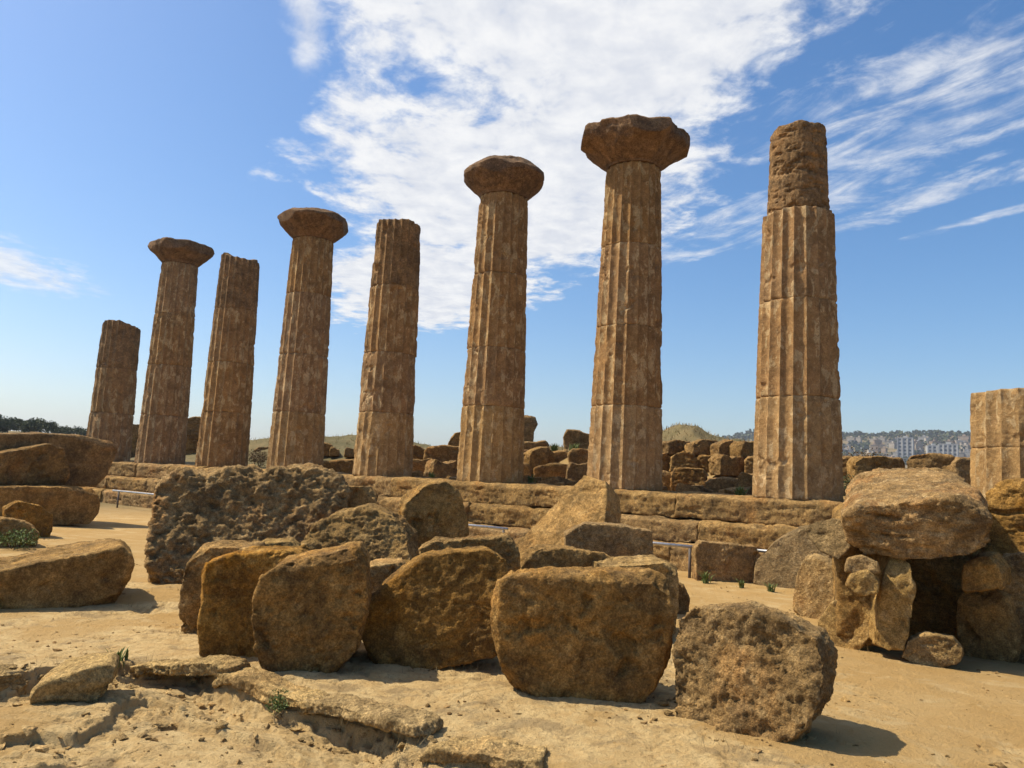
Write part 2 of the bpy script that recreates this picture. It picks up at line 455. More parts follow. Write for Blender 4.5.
M_LEAF = leaf_mat("olive_foliage", (0.045, 0.058, 0.022), (0.085, 0.095, 0.040), 0.4)
M_SPRIG = leaf_mat("fresh_green_leaf", (0.085, 0.125, 0.03), (0.17, 0.20, 0.07))
M_DRY = leaf_mat("dry_brown_foliage", (0.10, 0.062, 0.026), (0.17, 0.11, 0.05), 1.5)
M_STRAW = leaf_mat("dry_straw", (0.24, 0.17, 0.08), (0.33, 0.25, 0.12))
M_BARK = leaf_mat("grey_bark", (0.10, 0.075, 0.05), (0.16, 0.12, 0.08))


def metal_mat():
    m, t, p = new_mat("galvanised_steel")
    tc = t.n('ShaderNodeTexCoord')
    n = t.noise(tc.outputs['Object'], 12, 5, 0.6)
    t.l(t.mix(t.smooth(n, 0.4, 0.7), (0.42, 0.43, 0.45), (0.30, 0.29, 0.28)), p.inputs['Base Color'])
    p.inputs['Metallic'].default_value = 0.7; p.inputs['Roughness'].default_value = 0.42
    return m


def iron_mat():
    m, t, p = new_mat("dull_iron")
    tc = t.n('ShaderNodeTexCoord')
    n = t.noise(tc.outputs['Object'], 14, 5, 0.6)
    t.l(t.mix(t.smooth(n, 0.4, 0.7), (0.10, 0.09, 0.085), (0.15, 0.11, 0.08)), p.inputs['Base Color'])
    p.inputs['Roughness'].default_value = 0.6
    return m


M_STEEL, M_IRON = metal_mat(), iron_mat()


# ------------------------------------------------------------------ object helpers
def link_mesh(name, verts, faces, mat, loc=(0, 0, 0), parent=None, smooth=True):
    me = bpy.data.meshes.new(name)
    me.from_pydata([tuple(q) for q in verts], [], [tuple(int(i) for i in f) for f in faces])
    me.update()
    if smooth: me.polygons.foreach_set('use_smooth', [True] * len(me.polygons))
    if mat: me.materials.append(mat)
    o = bpy.data.objects.new(name, me); COL.objects.link(o); o.location = loc
    if parent is not None: o.parent = parent
    return o


def tag(o, label=None, cat=None, group=None, kind=None):
    if label: o['label'] = label
    if cat: o['category'] = cat
    if group: o['group'] = group
    if kind: o['kind'] = kind
    return o


def empty(name, loc):
    o = bpy.data.objects.new(name, None); COL.objects.link(o); o.location = loc
    o.empty_display_size = 0.3
    return o


_seed = [0]


def stone_mesh(verts, faces, vox, smooth_it, style, amp=1.0, facets=True):
    """rough closed shell -> voxel remesh -> rounding -> eroded surface; returns mesh data"""
    me = bpy.data.meshes.new("tmp"); me.from_pydata([tuple(q) for q in verts], [], faces); me.update()
    bm = bmesh.new(); bm.from_mesh(me)
    bmesh.ops.triangulate(bm, faces=bm.faces[:]); bmesh.ops.recalc_face_normals(bm, faces=bm.faces[:])
    bm.to_mesh(me); bm.free()
    ob = bpy.data.objects.new("tmp", me); COL.objects.link(ob)
    r = ob.modifiers.new("r", 'REMESH'); r.mode = 'VOXEL'; r.voxel_size = vox; r.adaptivity = 0
    if smooth_it > 0:
        s = ob.modifiers.new("s", 'SMOOTH'); s.factor = 0.5; s.iterations = smooth_it
    dg = bpy.context.evaluated_depsgraph_get()
    res = bpy.data.meshes.new_from_object(ob.evaluated_get(dg))
    bpy.data.objects.remove(ob); bpy.data.meshes.remove(me)
    n = len(res.vertices)
    co = np.empty(n * 3); res.vertices.foreach_get('co', co); co = co.reshape(-1, 3)
    fr_ = np.random.RandomState(_seed[0] * 7 + 1)
    ctr = (co.max(0) + co.min(0)) / 2; hx = (co.max(0) - co.min(0)) / 2
    for _ in range({'hewn': 16, 'layered': 12, 'coarse': 6, 'round': 14}[style] if facets else 0):
        nv = fr_.choice([-1.0, 0.0, 1.0], 3, p=[0.38, 0.24, 0.38]) + fr_.normal(size=3) * 0.22; nv /= np.linalg.norm(nv)
        dt = (co - ctr) @ nv; nz_ = int((np.abs(nv) > 0.45).sum())
        of = dt.max() * (fr_.uniform(0.965, 1.0) if nz_ <= 1 else fr_.uniform(0.91, 0.995))
        ex = np.maximum(dt - of, 0)
        co = co - nv * (ex * 0.92)[:, None]
    res.vertices.foreach_set('co', co.ravel()); res.update()
    no = np.empty(n * 3); res.vertices.foreach_get('normal', no); no = no.reshape(-1, 3)
    _seed[0] += 1
    sh = np.array([11.7, 5.3, 3.1]) * _seed[0] % 97.0
    q = co + sh
    size = float(np.max(co.max(0) - co.min(0)))
    k = min(size, 1.6)
    fine = fbm(q * 10 + 61, 4, 0.65)
    if style == 'hewn':
        d = 0.045 * k * fbm(q * (1.6 / k), 3) + 0.040 * fbm(q * 4.0, 5, 0.66)
        d -= 0.050 * k * sstep(fbm(q * 2.6 + 40, 5, 0.6), 0.16, 0.42)           # broken-out flakes
        d += 0.016 * fine - 0.016 * sstep(fbm(q * 15 + 9, 3), 0.12, 0.5)
    elif style == 'coarse':
        d = 0.06 * k * fbm(q * (1.6 / k), 3) + 0.085 * fbm(q * np.array([3.2, 3.2, 4.2]), 6, 0.74)
        d -= 0.035 * sstep(fbm(q * np.array([5., 5., 8.]) + 40, 5, 0.68), 0.10, 0.38)
        d += 0.028 * fine
    elif style == 'layered':
        ql = q * np.array([1.0, 1.0, 4.0])
        d = 0.045 * k * fbm(q * (1.5 / k), 3) + 0.040 * fbm(ql * 2.2, 6, 0.68)
        d -= 0.045 * sstep(fbm(ql * 1.5 + 20, 5, 0.62), 0.14, 0.42)
        d += 0.018 * fine - 0.014 * sstep(fbm(q * 14 + 9, 3), 0.1, 0.5)
    else:   # round
        d = 0.05 * k * fbm(q * (1.4 / k), 3) + 0.024 * fbm(q * 5, 5, 0.64) + 0.012 * fine
    co = co + no * (d * amp)[:, None]
    res.vertices.foreach_set('co', co.ravel())
    res.polygons.foreach_set('use_smooth', [True] * len(res.polygons))
    res.update()
    return res


def rock(name, label, front, g=None, dist=None, depth=1.0, yaw=0.0, tilt=0.0, level=False, skew=0.0, rise=0.0, bscale=0.9, style='hewn', mat=None,
         vox=None, smooth=6, cat='stone block', group=None, bulge=1.015, amp=1.0, pos=None):
    """front: outline seen on the near face, in photograph pixels, set on a plane at the stone's real distance; the body runs back from it"""
    fr = np.array(front, float)
    if pos is not None:
        base = np.array(pos, float)
    elif g is not None:
        base = ground_hit(*g)
    else:
        d = ray(fr[:, 0].mean(), fr[:, 1].max()); d2 = d[:2] / np.linalg.norm(d[:2])
        p = d2 * dist; base = np.array([p[0], p[1], 0.0])
    vd = base[:2] / np.linalg.norm(base[:2])
    ya = RAD(yaw)
    n2 = np.array([-vd[0] * math.cos(ya) + (-vd[1]) * math.sin(ya), -vd[1] * math.cos(ya) + vd[0] * math.sin(ya)])
    ti = RAD(tilt)
    nn = np.array([n2[0] * math.cos(ti), n2[1] * math.cos(ti), math.sin(ti)])
    pts = []
    for x, y in fr:
        d = ray(x, y); k = ((base - EYE) @ nn) / (d @ nn)
        pts.append(EYE + d * k)
    pts = np.array(pts)
    if g is not None:
        low = pts[:, 2] < base[2] + 0.04
        pts[low, 2] = base[2] - 0.10
    sk = RAD(skew)
    bd = -nn.copy()
    if level or tilt < 0: bd = np.array([-n2[0], -n2[1], 0.0])
    bx, by = bd[0], bd[1]
    bd[0], bd[1] = bx * math.cos(sk) - by * math.sin(sk), bx * math.sin(sk) + by * math.cos(sk)
    c = pts.mean(0); c[2] = pts[:, 2].min()
    mid = (pts - c) * np.array([bulge, bulge, 1.0]) + c + bd * depth * 0.5 + np.array([0, 0, rise * 0.5])
    bk = (pts - c) * bscale + c + bd * depth + np.array([0, 0, rise])
    if g is not None:
        bk[pts[:, 2] < base[2], 2] = base[2] - 0.12; mid[pts[:, 2] < base[2], 2] = base[2] - 0.12
    loc = np.array([*(c + bd * depth * 0.5)[:2], c[2]])
    V = np.concatenate([pts, mid, bk]) - loc
    m = len(pts)
    F = [list(range(m))[::-1], [2 * m + i for i in range(m)]]
    for r in (0, m):
        for i in range(m):
            j = (i + 1) % m
            F.append([r + i, r + j, r + m + j, r + m + i])
    ext = V.max(0) - V.min(0)
    if vox is None: vox = max(0.014, float(np.max(ext)) / 92)
    me = stone_mesh(V, F, vox, max(0, int(round(smooth * 0.24))), style, amp)
    me.name = name; me.materials.append(mat or M_HEWN)
    o = bpy.data.objects.new(name, me); COL.objects.link(o); o.location = loc
    tag(o, label, cat, group)
    return o


def row_dist(px, off):
    """horizontal distance at which the line of sight through column px meets the line `off` metres in front of the column row"""
    d = ray(px, 470); d2 = d[:2] / np.linalg.norm(d[:2])
    return (C1 @ NL + off) / (d2 @ NL)


# ------------------------------------------------------------------ ground sheet
def axis_vals(lo, hi, step, gl, gr, end_l, end_r):
    vals = list(np.arange(lo, hi + 1e-6, step))
    s, p = step, vals[-1]
    while p < end_r:
        s *= gr; p += s; vals.append(p)
    s, p = step, vals[0]; left = []
    while p > end_l:
        s *= gl; p -= s; left.append(p)
    return np.array(left[::-1] + vals)


def build_ground():
    X = axis_vals(-4.4, 4.4, 0.0125, 1.032, 1.032, -5000, 5000)
    Y = axis_vals(3.5, 6.8, 0.0115, 1.12, 1.0145, -60, 6000)
    # keep growth bounded in the far field
    nx, ny = len(X), len(Y)
    gx, gy = np.meshgrid(X, Y)
    x, y = gx.ravel(), gy.ravel()
    z = ground_z(x, y, True)
    me = bpy.data.meshes.new("ground")
    me.vertices.add(nx * ny)
    me.vertices.foreach_set('co', np.stack([x, y, z], 1).ravel())
    i = np.arange((ny - 1) * (nx - 1)); r, c = i // (nx - 1), i % (nx - 1)
    q = np.stack([r * nx + c, r * nx + c + 1, (r + 1) * nx + c + 1, (r + 1) * nx + c], 1)
    me.loops.add(q.size); me.loops.foreach_set('vertex_index', q.ravel())
    me.polygons.add(len(q)); me.polygons.foreach_set('loop_start', np.arange(len(q)) * 4); me.polygons.foreach_set('loop_total', np.full(len(q), 4))
    me.polygons.foreach_set('use_smooth', np.ones(len(q), bool))
    me.update(calc_edges=True)
    at = me.attributes.new('bedrock', 'FLOAT', 'POINT'); at.data.foreach_set('value', rock_mask(x, y))
    o = (x - C1[0]) * NL[0] + (y - C1[1]) * NL[1]
    at = me.attributes.new('scrub', 'FLOAT', 'POINT'); at.data.foreach_set('value', np.maximum(sstep(-o, 3, 9), sstep(np.hypot(x, y), 26, 40)))
    me.materials.append(ground_mat())
    ob = bpy.data.objects.new("ground", me); COL.objects.link(ob)
    tag(ob, kind='structure')


build_ground()

# ------------------------------------------------------------------ temple platform (three steps of blocks)
plat = empty("temple_platform", (*C1, 0.0))
tag(plat, "long stepped stone platform of three courses carrying the row of columns", "temple platform")
rs = random.Random(5)


def step_block(s0, s1, zb, zt, o_front, depth):
    a0 = TL * s0 + NL * (o_front + rs.uniform(-0.04, 0.04)); a1 = TL * s1 + NL * (o_front + rs.uniform(-0.04, 0.04))
    b0 = TL * s0 + NL * (o_front - depth); b1 = TL * s1 + NL * (o_front - depth)
    zt0, zt1 = zt + rs.uniform(-0.03, 0.0), zt + rs.uniform(-0.03, 0.0)
    mid = (a0 + a1 + b0 + b1) / 4
    ch, cv = 0.13 * rs.uniform(.8, 1.2), 0.075 * rs.uniform(.8, 1.3)
    c0, c1 = a0 - NL * ch, a1 - NL * ch
    V = []
    for p, z in ((a0, zb), (a1, zb), (b1, zb), (b0, zb), (a0, zt0 - cv), (a1, zt1 - cv), (b1, zt), (b0, zt), (c0, zt0), (c1, zt1)):
        V.append((p[0] - mid[0], p[1] - mid[1], z - zb))
    F = [[0, 3, 2, 1], [8, 9, 6, 7], [0, 1, 5, 4], [4, 5, 9, 8], [1, 2, 6, 9, 5], [2, 3, 7, 6], [3, 0, 4, 8, 7]]
    me = stone_mesh(V, F, 0.042, 0, 'layered', 1.2, False)
    me.materials.append(M_STEP); me.name = "step_block"
    o = bpy.data.objects.new("step_block", me); COL.objects.link(o); o.parent = plat
    o.location = (mid[0], mid[1], zb)


for zb, zt, of, dep in ((1.16, STYL, 1.25, 2.5), (0.60, 1.16, 1.78, 1.0), (-0.15, 0.60, 2.28, 1.0)):
    s = -3.0 + rs.uniform(0, 1)
    while s < 43:
        ln = rs.uniform(2.0, 4.4)
        step_block(s - 0.008, s + ln + 0.008, zb, zt, of + rs.uniform(-0.05, 0.05), dep)
        s += ln


# ------------------------------------------------------------------ columns
R_BASE, R_TOP, H_FULL = 1.06, 0.80, 9.25


def shaft_r(z):
    t = z / H_FULL
    return R_BASE + (R_TOP - R_BASE) * (0.85 * t + 0.15 * t * t)


def drum_mesh(z0, z1, seed, nth, nz, worn=0.35, shrink=0.0, rough=1.0, top_broken=0.0, top_tilt=(0, 0), flutes=True):
    th = np.linspace(0, 2 * np.pi, nth, endpoint=False)
    tv = np.linspace(0, 1, nz)
    TH, TT = np.meshgrid(th, tv)
    TH, TT = TH.ravel(), TT.ravel()
    cs, sn = np.cos(TH), np.sin(TH)
    zt = z1 + top_broken * fbm(np.stack([cs * 1.3 + seed, sn * 1.3, 0 * cs], 1), 3) + top_tilt[0] * cs + top_tilt[1] * sn
    Z = z0 + (zt - z0) * TT
    R0 = shaft_r(Z) - shrink
    P = np.stack([R0 * cs + seed * 3.7, R0 * sn + seed * 1.9, Z + seed * 7.1], 1)
    fr = (TH * 20 / (2 * np.pi)) % 1.0 * 2 - 1
    fl = 1 - fr * fr
    arr = np.abs(fr) ** 6
    wr = sstep(fbm(P * 0.75, 3) + (worn - 0.5) * 1.4, -0.05, 0.35)
    depth = 0.075 if flutes else 0.0
    r = R0 - depth * fl
    rw = R0 - 0.045 - 0.03 * fbm(P * 1.6 + 3, 4)
    r = r * (1 - wr) + np.minimum(rw, r + 0.025) * wr
    r -= arr * 0.034 * sstep(fbm(P * np.array([4, 4, 3.0]) + 8, 3), 0.0, 0.4) * (0.5 + 0.5 * wr)
    r -= rough * 0.05 * sstep(fbm(P * 1.9 + 51, 4), 0.22, 0.5)
    r += rough * (0.014 * fbm(P * 3.0, 5, 0.6) + 0.012 * fbm(P * 11, 4, 0.65))
    if rough > 1.5:
        r -= 0.05 * sstep(fbm(P * np.array([2.5, 2.5, 6]) + 11, 3), 0.0, 0.4)
    e = np.minimum(Z - z0, zt - Z)
    jn = 0.5 + 0.9 * np.clip(fbm(P * np.array([2.2, 2.2, 0.3]) + 77, 3) + 0.3, 0, 1)
    r -= 0.032 * np.exp(-e / 0.018) * jn + 0.05 * np.exp(-e / 0.09) * np.clip(jn - 0.72, 0, 1)
    V = np.stack([r * cs, r * sn, Z - z0], 1)
    i = np.arange((nz - 1) * nth); rr, c = i // nth, i % nth; c2 = (c + 1) % nth
    F = np.stack([rr * nth + c, rr * nth + c2, (rr + 1) * nth + c2, (rr + 1) * nth + c], 1).tolist()
    V = V.tolist(); top = len(V)
    last = (nz - 1) * nth
    for k in range(nth):
        p = V[last + k]
        V.append((p[0] * 0.8, p[1] * 0.8, p[2] + 0.02))
    for k in range(nth):
        j = (k + 1) % nth
        F.append([last + k, last + j, top + j, top + k])
    ct = len(V); V.append((0, 0, V[top][2])); V.append((0, 0, 0))
    for k in range(nth):
        j = (k + 1) % nth
        F.append([top + k, top + j, ct]); F.append([j, k, ct + 1])
    return V, F


def capital_mesh(seed, ech, aba, hn, r_ech, a_half, h_ech, h_top, rough, rot, top_dome):
    """neck -> flaring echinus -> what is left of the abacus"""
    nth, prof = 200, []
    cr = random.Random(int(seed * 13))
    cuts = [(cr.uniform(0, 6.28), cr.uniform(-0.15, 0.25), cr.uniform(0.80, 1.0) + 0.12 * aba) for _ in range(9)]
    nzs = 60
    th = np.linspace(0, 2 * np.pi, nth, endpoint=False)
    V = []
    for k in range(nzs):
        z = h_top * k / (nzs - 1)
        if z < hn: rc = shaft_r(H_FULL) - 0.02 + 0.03 * z / hn; sq = 0
        elif z < hn + h_ech:
            t = (z - hn) / h_ech
            rc = shaft_r(H_FULL) + (r_ech - shaft_r(H_FULL)) * (0.75 * t + 0.25 * math.sin(t * math.pi / 2)); sq = aba * 0.8 * sstep(np.array([t]), 0.5, 1.0)[0]
        else:
            t = (z - hn - h_ech) / max(1e-3, h_top - hn - h_ech)
            rc = r_ech * (1 - top_dome * max(0.0, (t - 0.25) / 0.75)); sq = aba * (0.8 + 0.2 * sstep(np.array([t]), 0.0, 0.2)[0])
        cs, sn = np.cos(th + rot), np.sin(th + rot)
        rsq = a_half / np.maximum(np.abs(cs), np.abs(sn))
        rsq = np.minimum(rsq, a_half * 1.32)
        r = rc * (1 - sq) + rsq * sq
        P = np.stack([r * np.cos(th) + seed * 5, r * np.sin(th), np.full(nth, z)], 1)
        up = sstep(np.array([z]), hn, hn + h_ech)[0]
        r = r - rough * up * (0.10 * sstep(fbm(P * np.array([1.1, 1.1, 0.45]) + 3, 3), 0.12, 0.4)) + 0.05 * rough * up * fbm(P * 1.8, 3) + 0.05 * fbm(P * 4, 5, 0.62)
        for al, ep, dd in cuts:
            cc = np.cos(th - al) * math.cos(ep)
            lim = np.where(cc > 0.2, (dd * r_ech - (z - hn - h_ech) * math.sin(ep)) / np.maximum(cc, 0.2), 99)
            r = np.where(z > hn + 0.25 * h_ech, np.minimum(r, lim), r)
        r = r - 0.04 * rough * up * sstep(np.array([t if z >= hn else 0.0]), 0.8, 1.0)[0] * (z >= hn + h_ech)
        V += np.stack([r * np.cos(th), r * np.sin(th), z + 0.09 * rough * up * fbm(P * np.array([1.6, 1.6, 0]) + 9, 5, 0.6)], 1).tolist()
    F = []
    for k in range(nzs - 1):
        for c in range(nth):
            d = (c + 1) % nth
            F.append([k * nth + c, k * nth + d, (k + 1) * nth + d, (k + 1) * nth + c])
    V.append((0, 0, h_top)); V.append((0, 0, 0))
    last = (nzs - 1) * nth
    for c in range(nth):
        d = (c + 1) % nth
        F.append([last + c, last + d, len(V) - 2]); F.append([d, c, len(V) - 1])
    return V, F


ROW_ROT = -math.atan2(TL[1], TL[0])
COLS = [
    # label, joints (top of each drum), options
    ("short broken column without capital at the far left end of the row", [2.35, 4.55, 6.75], dict(tilt=(0.0, -0.12), broken=0.18)),
    ("leftmost of the columns still carrying a capital, its capital notched on top", [2.2, 4.5, 6.9, 9.3], dict(cap=dict(r_ech=1.36, aba=0.6, a_half=1.16, hn=0.06, h_ech=0.62, h_top=0.98, rough=0.9, dome=0.1))),
    ("bare-topped column standing between the two leftmost columns with capitals", [2.3, 4.4, 6.7, 9.0], dict(tilt=(-0.10, 0.05), broken=0.2)),
    ("column with a wide mushroom capital, second from left of those with capitals", [2.25, 4.5, 6.9, 9.15], dict(cap=dict(r_ech=1.46, aba=0.0, a_half=1.2, hn=0.05, h_ech=0.66, h_top=1.02, rough=0.9, dome=0.22))),
    ("bare-topped column in the middle of the row, between two mushroom capitals", [2.2, 4.3, 6.7, 9.1], dict(tilt=(0.0, 0.0), broken=0.10)),
    ("column with a round domed capital, next to the widest ragged capital", [2.35, 4.2, 6.6, 9.25], dict(cap=dict(r_ech=1.36, aba=0.0, a_half=1.2, hn=0.06, h_ech=0.58, h_top=1.14, rough=0.85, dome=0.30))),
    ("column crowned by the widest capital, a ragged dark block with broken corners", [2.3, 4.55, 6.9, 9.3], dict(cap=dict(r_ech=1.56, aba=0.9, a_half=1.50, hn=0.05, h_ech=0.72, h_top=1.04, rough=1.2, dome=0.0))),
    ("thick tall bare-topped column whose uppermost drum is eroded and narrower", [2.45, 4.85, 7.15, 9.4], dict(tilt=(0.0, 0.0), broken=0.12, erode=True)),
    ("low fluted column stump at the right edge behind the piled rocks", [1.3, 2.5], dict(tilt=(0, 0), broken=0.06)),
]
ORD = ["column"]
for i, (lab, joints, op) in enumerate(COLS):
    pos = C1 + TL * SPACING * i
    root = empty("column", (pos[0], pos[1], STYL - 0.02))
    tag(root, lab, "column", "Doric columns along the temple platform")
    near = i >= 4
    nth = 260 if near else 180
    z0 = 0.0
    for k, z1 in enumerate(joints):
        lastd = k == len(joints) - 1
        er = op.get('erode') and lastd
        nz = int((z1 - z0) * (46 if near else 26))
        bare = lastd and 'cap' not in op
        V, F = drum_mesh(z0, z1, 1.37 * i + 0.61 * k + 2, nth, nz, worn=0.95 if er else (0.46, 0.30, 0.40, 0.22, 0.50, 0.34, 0.30, 0.26, 0.40)[i] + (0.06 if k < 2 else -0.04), shrink=0.07 if er else 0.0, rough=1.6 if er else (1.2 if bare else 1.0),
                         top_broken=op.get('broken', 0) if bare else 0, top_tilt=op.get('tilt', (0, 0)) if bare else (0, 0))
        d = link_mesh("drum", V, F, M_DRUMTOP if er or (bare and i < 8) else (M_DRUMLOW if (k == 0 and i in (3, 4, 5, 6, 7)) or i == 8 else M_DRUM), (0, 0, z0), root)
        d.rotation_euler[2] = 0.07 * i
        d.data.set_sharp_from_angle(angle=RAD(42))
        z0 = z1
    if 'cap' in op:
        q = op['cap']
        V, F = capital_mesh(i + 1, 0, q['aba'], q['hn'], q['r_ech'], q['a_half'], q['h_ech'], q['h_top'], q['rough'], ROW_ROT, q['dome'])
        link_mesh("capital", V, F, M_CAP, (0, 0, joints[-1]), root).data.set_sharp_from_angle(angle=RAD(38))

# ------------------------------------------------------------------ fallen blocks and boulders
# --- front row, left to right
rock("boulder", "broad rounded boulder with flat sunlit top at the left edge of the foreground", [(-110, 614), (-110, 572), (0, 571), (40, 561), (95, 552), (122, 547), (134, 558), (131, 582), (112, 603), (40, 610)],
     g=(60, 608), depth=1.7, bscale=0.92, smooth=10, style='hewn', cat='boulder')
rock("hewn_block", "squared block half hidden behind the left end of the front row", [(182, 632), (180, 600), (186, 564), (197, 549), (215, 546), (255, 548), (258, 632)], g=(205, 632), depth=1.0, yaw=12, smooth=7, mat=M_HEWN)
rock("hewn_block", "upright squared block at left in front row, leaning on the larger rounded block", [(201, 655), (198, 612), (196, 577), (205, 563), (235, 554), (292, 552), (302, 562), (296, 640), (258, 655)], g=(230, 657), depth=1.15, yaw=14, smooth=8, mat=M_ORANGE)
rock("hewn_block", "pale sunlit block top peeping between the two left blocks of the front row", [(255, 610), (258, 548), (266, 543), (292, 541), (300, 548), (302, 610)], dist=8.9, depth=0.8, smooth=5, mat=M_PALE, style='hewn')
rock("hewn_block", "tall rounded block in the front row, third from the left", [(264, 668), (254, 640), (252, 602), (261, 577), (280, 564), (330, 553), (358, 546), (366, 558), (368, 600), (358, 652), (330, 669), (290, 675)],
     g=(300, 673), depth=0.95, yaw=6, smooth=9, mat=M_ORANGE)
rock("hewn_block", "flat pale block lying between the third and fourth blocks of the front row", [(360, 615), (362, 572), (372, 566), (402, 562), (410, 570), (410, 615)], dist=8.6, depth=0.9, smooth=5, mat=M_PALE)
rock("hewn_block", "rough square block behind the hunched pitted block, only its top showing", [(422, 620), (419, 549), (435, 541), (508, 538), (518, 549), (524, 620)], dist=8.7, depth=0.9, smooth=5, mat=M_COARSE, style='coarse', amp=0.7)
rock("boulder", "hunched block with a pitted sunlit left shoulder in the middle of the front row", [(374, 662), (361, 636), (366, 608), (390, 582), (424, 557), (452, 551), (488, 549), (507, 560), (516, 600), (512, 652), (470, 663), (400, 669)],
     g=(430, 668), depth=0.85, yaw=10, tilt=8, level=True, skew=14, smooth=6, mat=M_ORANGE, style='coarse', amp=0.5, cat='stone block')
rock("hewn_block", "large rectangular rust-brown block at the centre of the front row", [(502, 690), (494, 640), (493, 605), (497, 583), (512, 574), (655, 573), (668, 581), (674, 610), (669, 660), (657, 688), (632, 703), (560, 699)],
     g=(580, 701), depth=0.72, yaw=-4, smooth=8, mat=M_ORANGE, style='hewn')
rock("boulder", "coarse honeycombed block at the right end of the front row", [(673, 712), (670, 655), (677, 618), (695, 607), (740, 608), (790, 622), (816, 637), (826, 665), (820, 708), (804, 731), (770, 741), (705, 733)],
     g=(768, 741), depth=0.55, yaw=18, tilt=10, level=True, smooth=7, mat=M_COARSE, style='coarse', amp=0.85, vox=0.017, cat='stone block')
rock("small_stone", "small pitted stone wedged behind the large rectangular block's right corner", [(655, 612), (655, 590), (668, 579), (683, 586), (690, 600), (688, 613)], g=(672, 613), depth=0.4, smooth=5, mat=M_COARSE, style='coarse', amp=0.5, cat='stone')
# --- bedrock slabs at the foreground ledge
rock("ledge_stone", "flat undercut bedrock slab at lower left beside the green sprig", [(27, 704), (30, 692), (48, 681), (80, 671), (106, 667), (112, 674), (108, 690), (88, 698), (60, 704)], g=(60, 704), depth=0.8, yaw=8, bscale=0.85, smooth=2, mat=M_LEDGE, style='layered', amp=0.8, cat='rock ledge')
rock("ledge_stone", "low rounded ledge rock at the left edge of the photo below the bedrock", [(-60, 700), (-60, 678), (0, 674), (20, 675), (28, 684), (25, 697)], g=(0, 699), depth=0.6, bscale=0.8, smooth=2, mat=M_LEDGE, style='layered', amp=0.8, cat='rock ledge')
lr = random.Random(12)
for top_, lab_ in (([(128, 667), (150, 663), (172, 664), (196, 662), (212, 664), (226, 671)], "low broken rim of the bedrock ledge running right from the green sprig"),
                   ([(214, 672), (232, 675), (250, 682), (268, 692), (286, 698), (306, 701)], "rugged rim of the bedrock ledge around the small shrub below the second front block"),
                   ([(296, 701), (318, 703), (340, 706), (362, 712), (388, 717), (414, 727)], "rugged rim of the bedrock ledge at the yellowish sprig below the third front block"),
                   ([(420, 752), (440, 749), (462, 752), (486, 754), (508, 760), (540, 763)], "rugged rim of the bedrock ledge at the bottom edge of the photo")):
    n_ = len(top_)
    bot_ = [(x_ + lr.uniform(-3, 3), y_ + lr.uniform(8, 17)) for x_, y_ in top_][::-1]
    pts_ = [(x_ + lr.uniform(-2, 2), y_ + lr.uniform(-2.0, 1.5)) for x_, y_ in top_] + bot_
    pa_ = ground_hit(top_[0][0], top_[0][1] + 12)[:2]; pb_ = ground_hit(top_[-1][0], top_[-1][1] + 12)[:2]
    mid_ = (pa_ + pb_) / 2 * (0.975 if top_[0][0] == 214 else 0.995); dl_ = (pb_ - pa_) / np.linalg.norm(pb_ - pa_)
    nrm_ = np.array([dl_[1], -dl_[0]]); vd_ = mid_ / np.linalg.norm(mid_)
    if nrm_ @ vd_ > 0: nrm_ = -nrm_
    # angle of the rim's face, measured the way rock() measures yaw
    yaw_ = math.degrees(math.atan2(nrm_ @ np.array([-vd_[1], vd_[0]]), -(nrm_ @ vd_)))
    rock("ledge_stone", lab_, pts_, pos=(mid_[0], mid_[1], gz(*mid_)), depth=0.30, yaw=yaw_, bscale=0.97, smooth=3, mat=M_LEDGE, style='coarse', amp=0.62, vox=0.011, cat='rock ledge')
# --- second rank, left
rock("boulder", "huge wide spongy-looking eroded boulder at left, behind the narrow front blocks", [(150, 584), (148, 560), (152, 500), (157, 481), (172, 470), (200, 475), (228, 470), (250, 465), (262, 475), (272, 469), (295, 466), (322, 468), (343, 478), (350, 500), (344, 560), (322, 588), (240, 592), (185, 589)],
     g=(168, 585), depth=1.5, yaw=10, tilt=26, level=True, smooth=4, mat=M_COARSE, style='coarse', vox=0.026, amp=1.6, cat='boulder')
rock("hewn_block", "small squared block perched behind the eroded boulder left of centre", [(333, 560), (333, 493), (345, 486), (370, 486), (378, 496), (380, 560)], dist=12.2, depth=0.7, smooth=5, mat=M_HEWN)
rock("boulder", "low ragged boulder sloping between the tall block and the small perched block", [(290, 590), (298, 550), (312, 526), (335, 514), (362, 508), (388, 516), (408, 535), (414, 590)], dist=10.2, depth=1.3, yaw=12, tilt=28, level=True, smooth=5, mat=M_COARSE, style='coarse', amp=0.9, cat='boulder')
rock("hewn_block", "upright dark-faced block standing alone in front of the metal rail", [(403, 590), (404, 512), (408, 494), (428, 484), (446, 481), (458, 490), (467, 514), (473, 590)], dist=12.0, depth=0.7, yaw=-12, smooth=6, mat=M_HEWN)
rock("leaning_slab", "big sunlit slab leaning at a steep slant before the ragged-capital column", [(500, 560), (520, 538), (556, 503), (584, 475), (606, 481), (607, 500), (604, 530), (596, 565)], dist=13.4, depth=0.62, yaw=36, tilt=30, bscale=1.0, smooth=2, amp=0.7, mat=M_HEWN, style='layered', cat='stone slab')
rock("hewn_block", "long low block lying against the foot of the leaning slab", [(564, 600), (565, 533), (585, 523), (630, 527), (652, 531), (657, 600)], dist=11.4, depth=0.7, yaw=-5, smooth=5, mat=M_COARSE, style='coarse', amp=0.45)
rock("hewn_block", "low shaded block directly behind the large rectangular block, below the slab", [(519, 640), (521, 555), (530, 549), (565, 548), (605, 554), (622, 563), (626, 640)], dist=9.6, depth=0.9, yaw=-6, smooth=5, mat=M_HEWN)
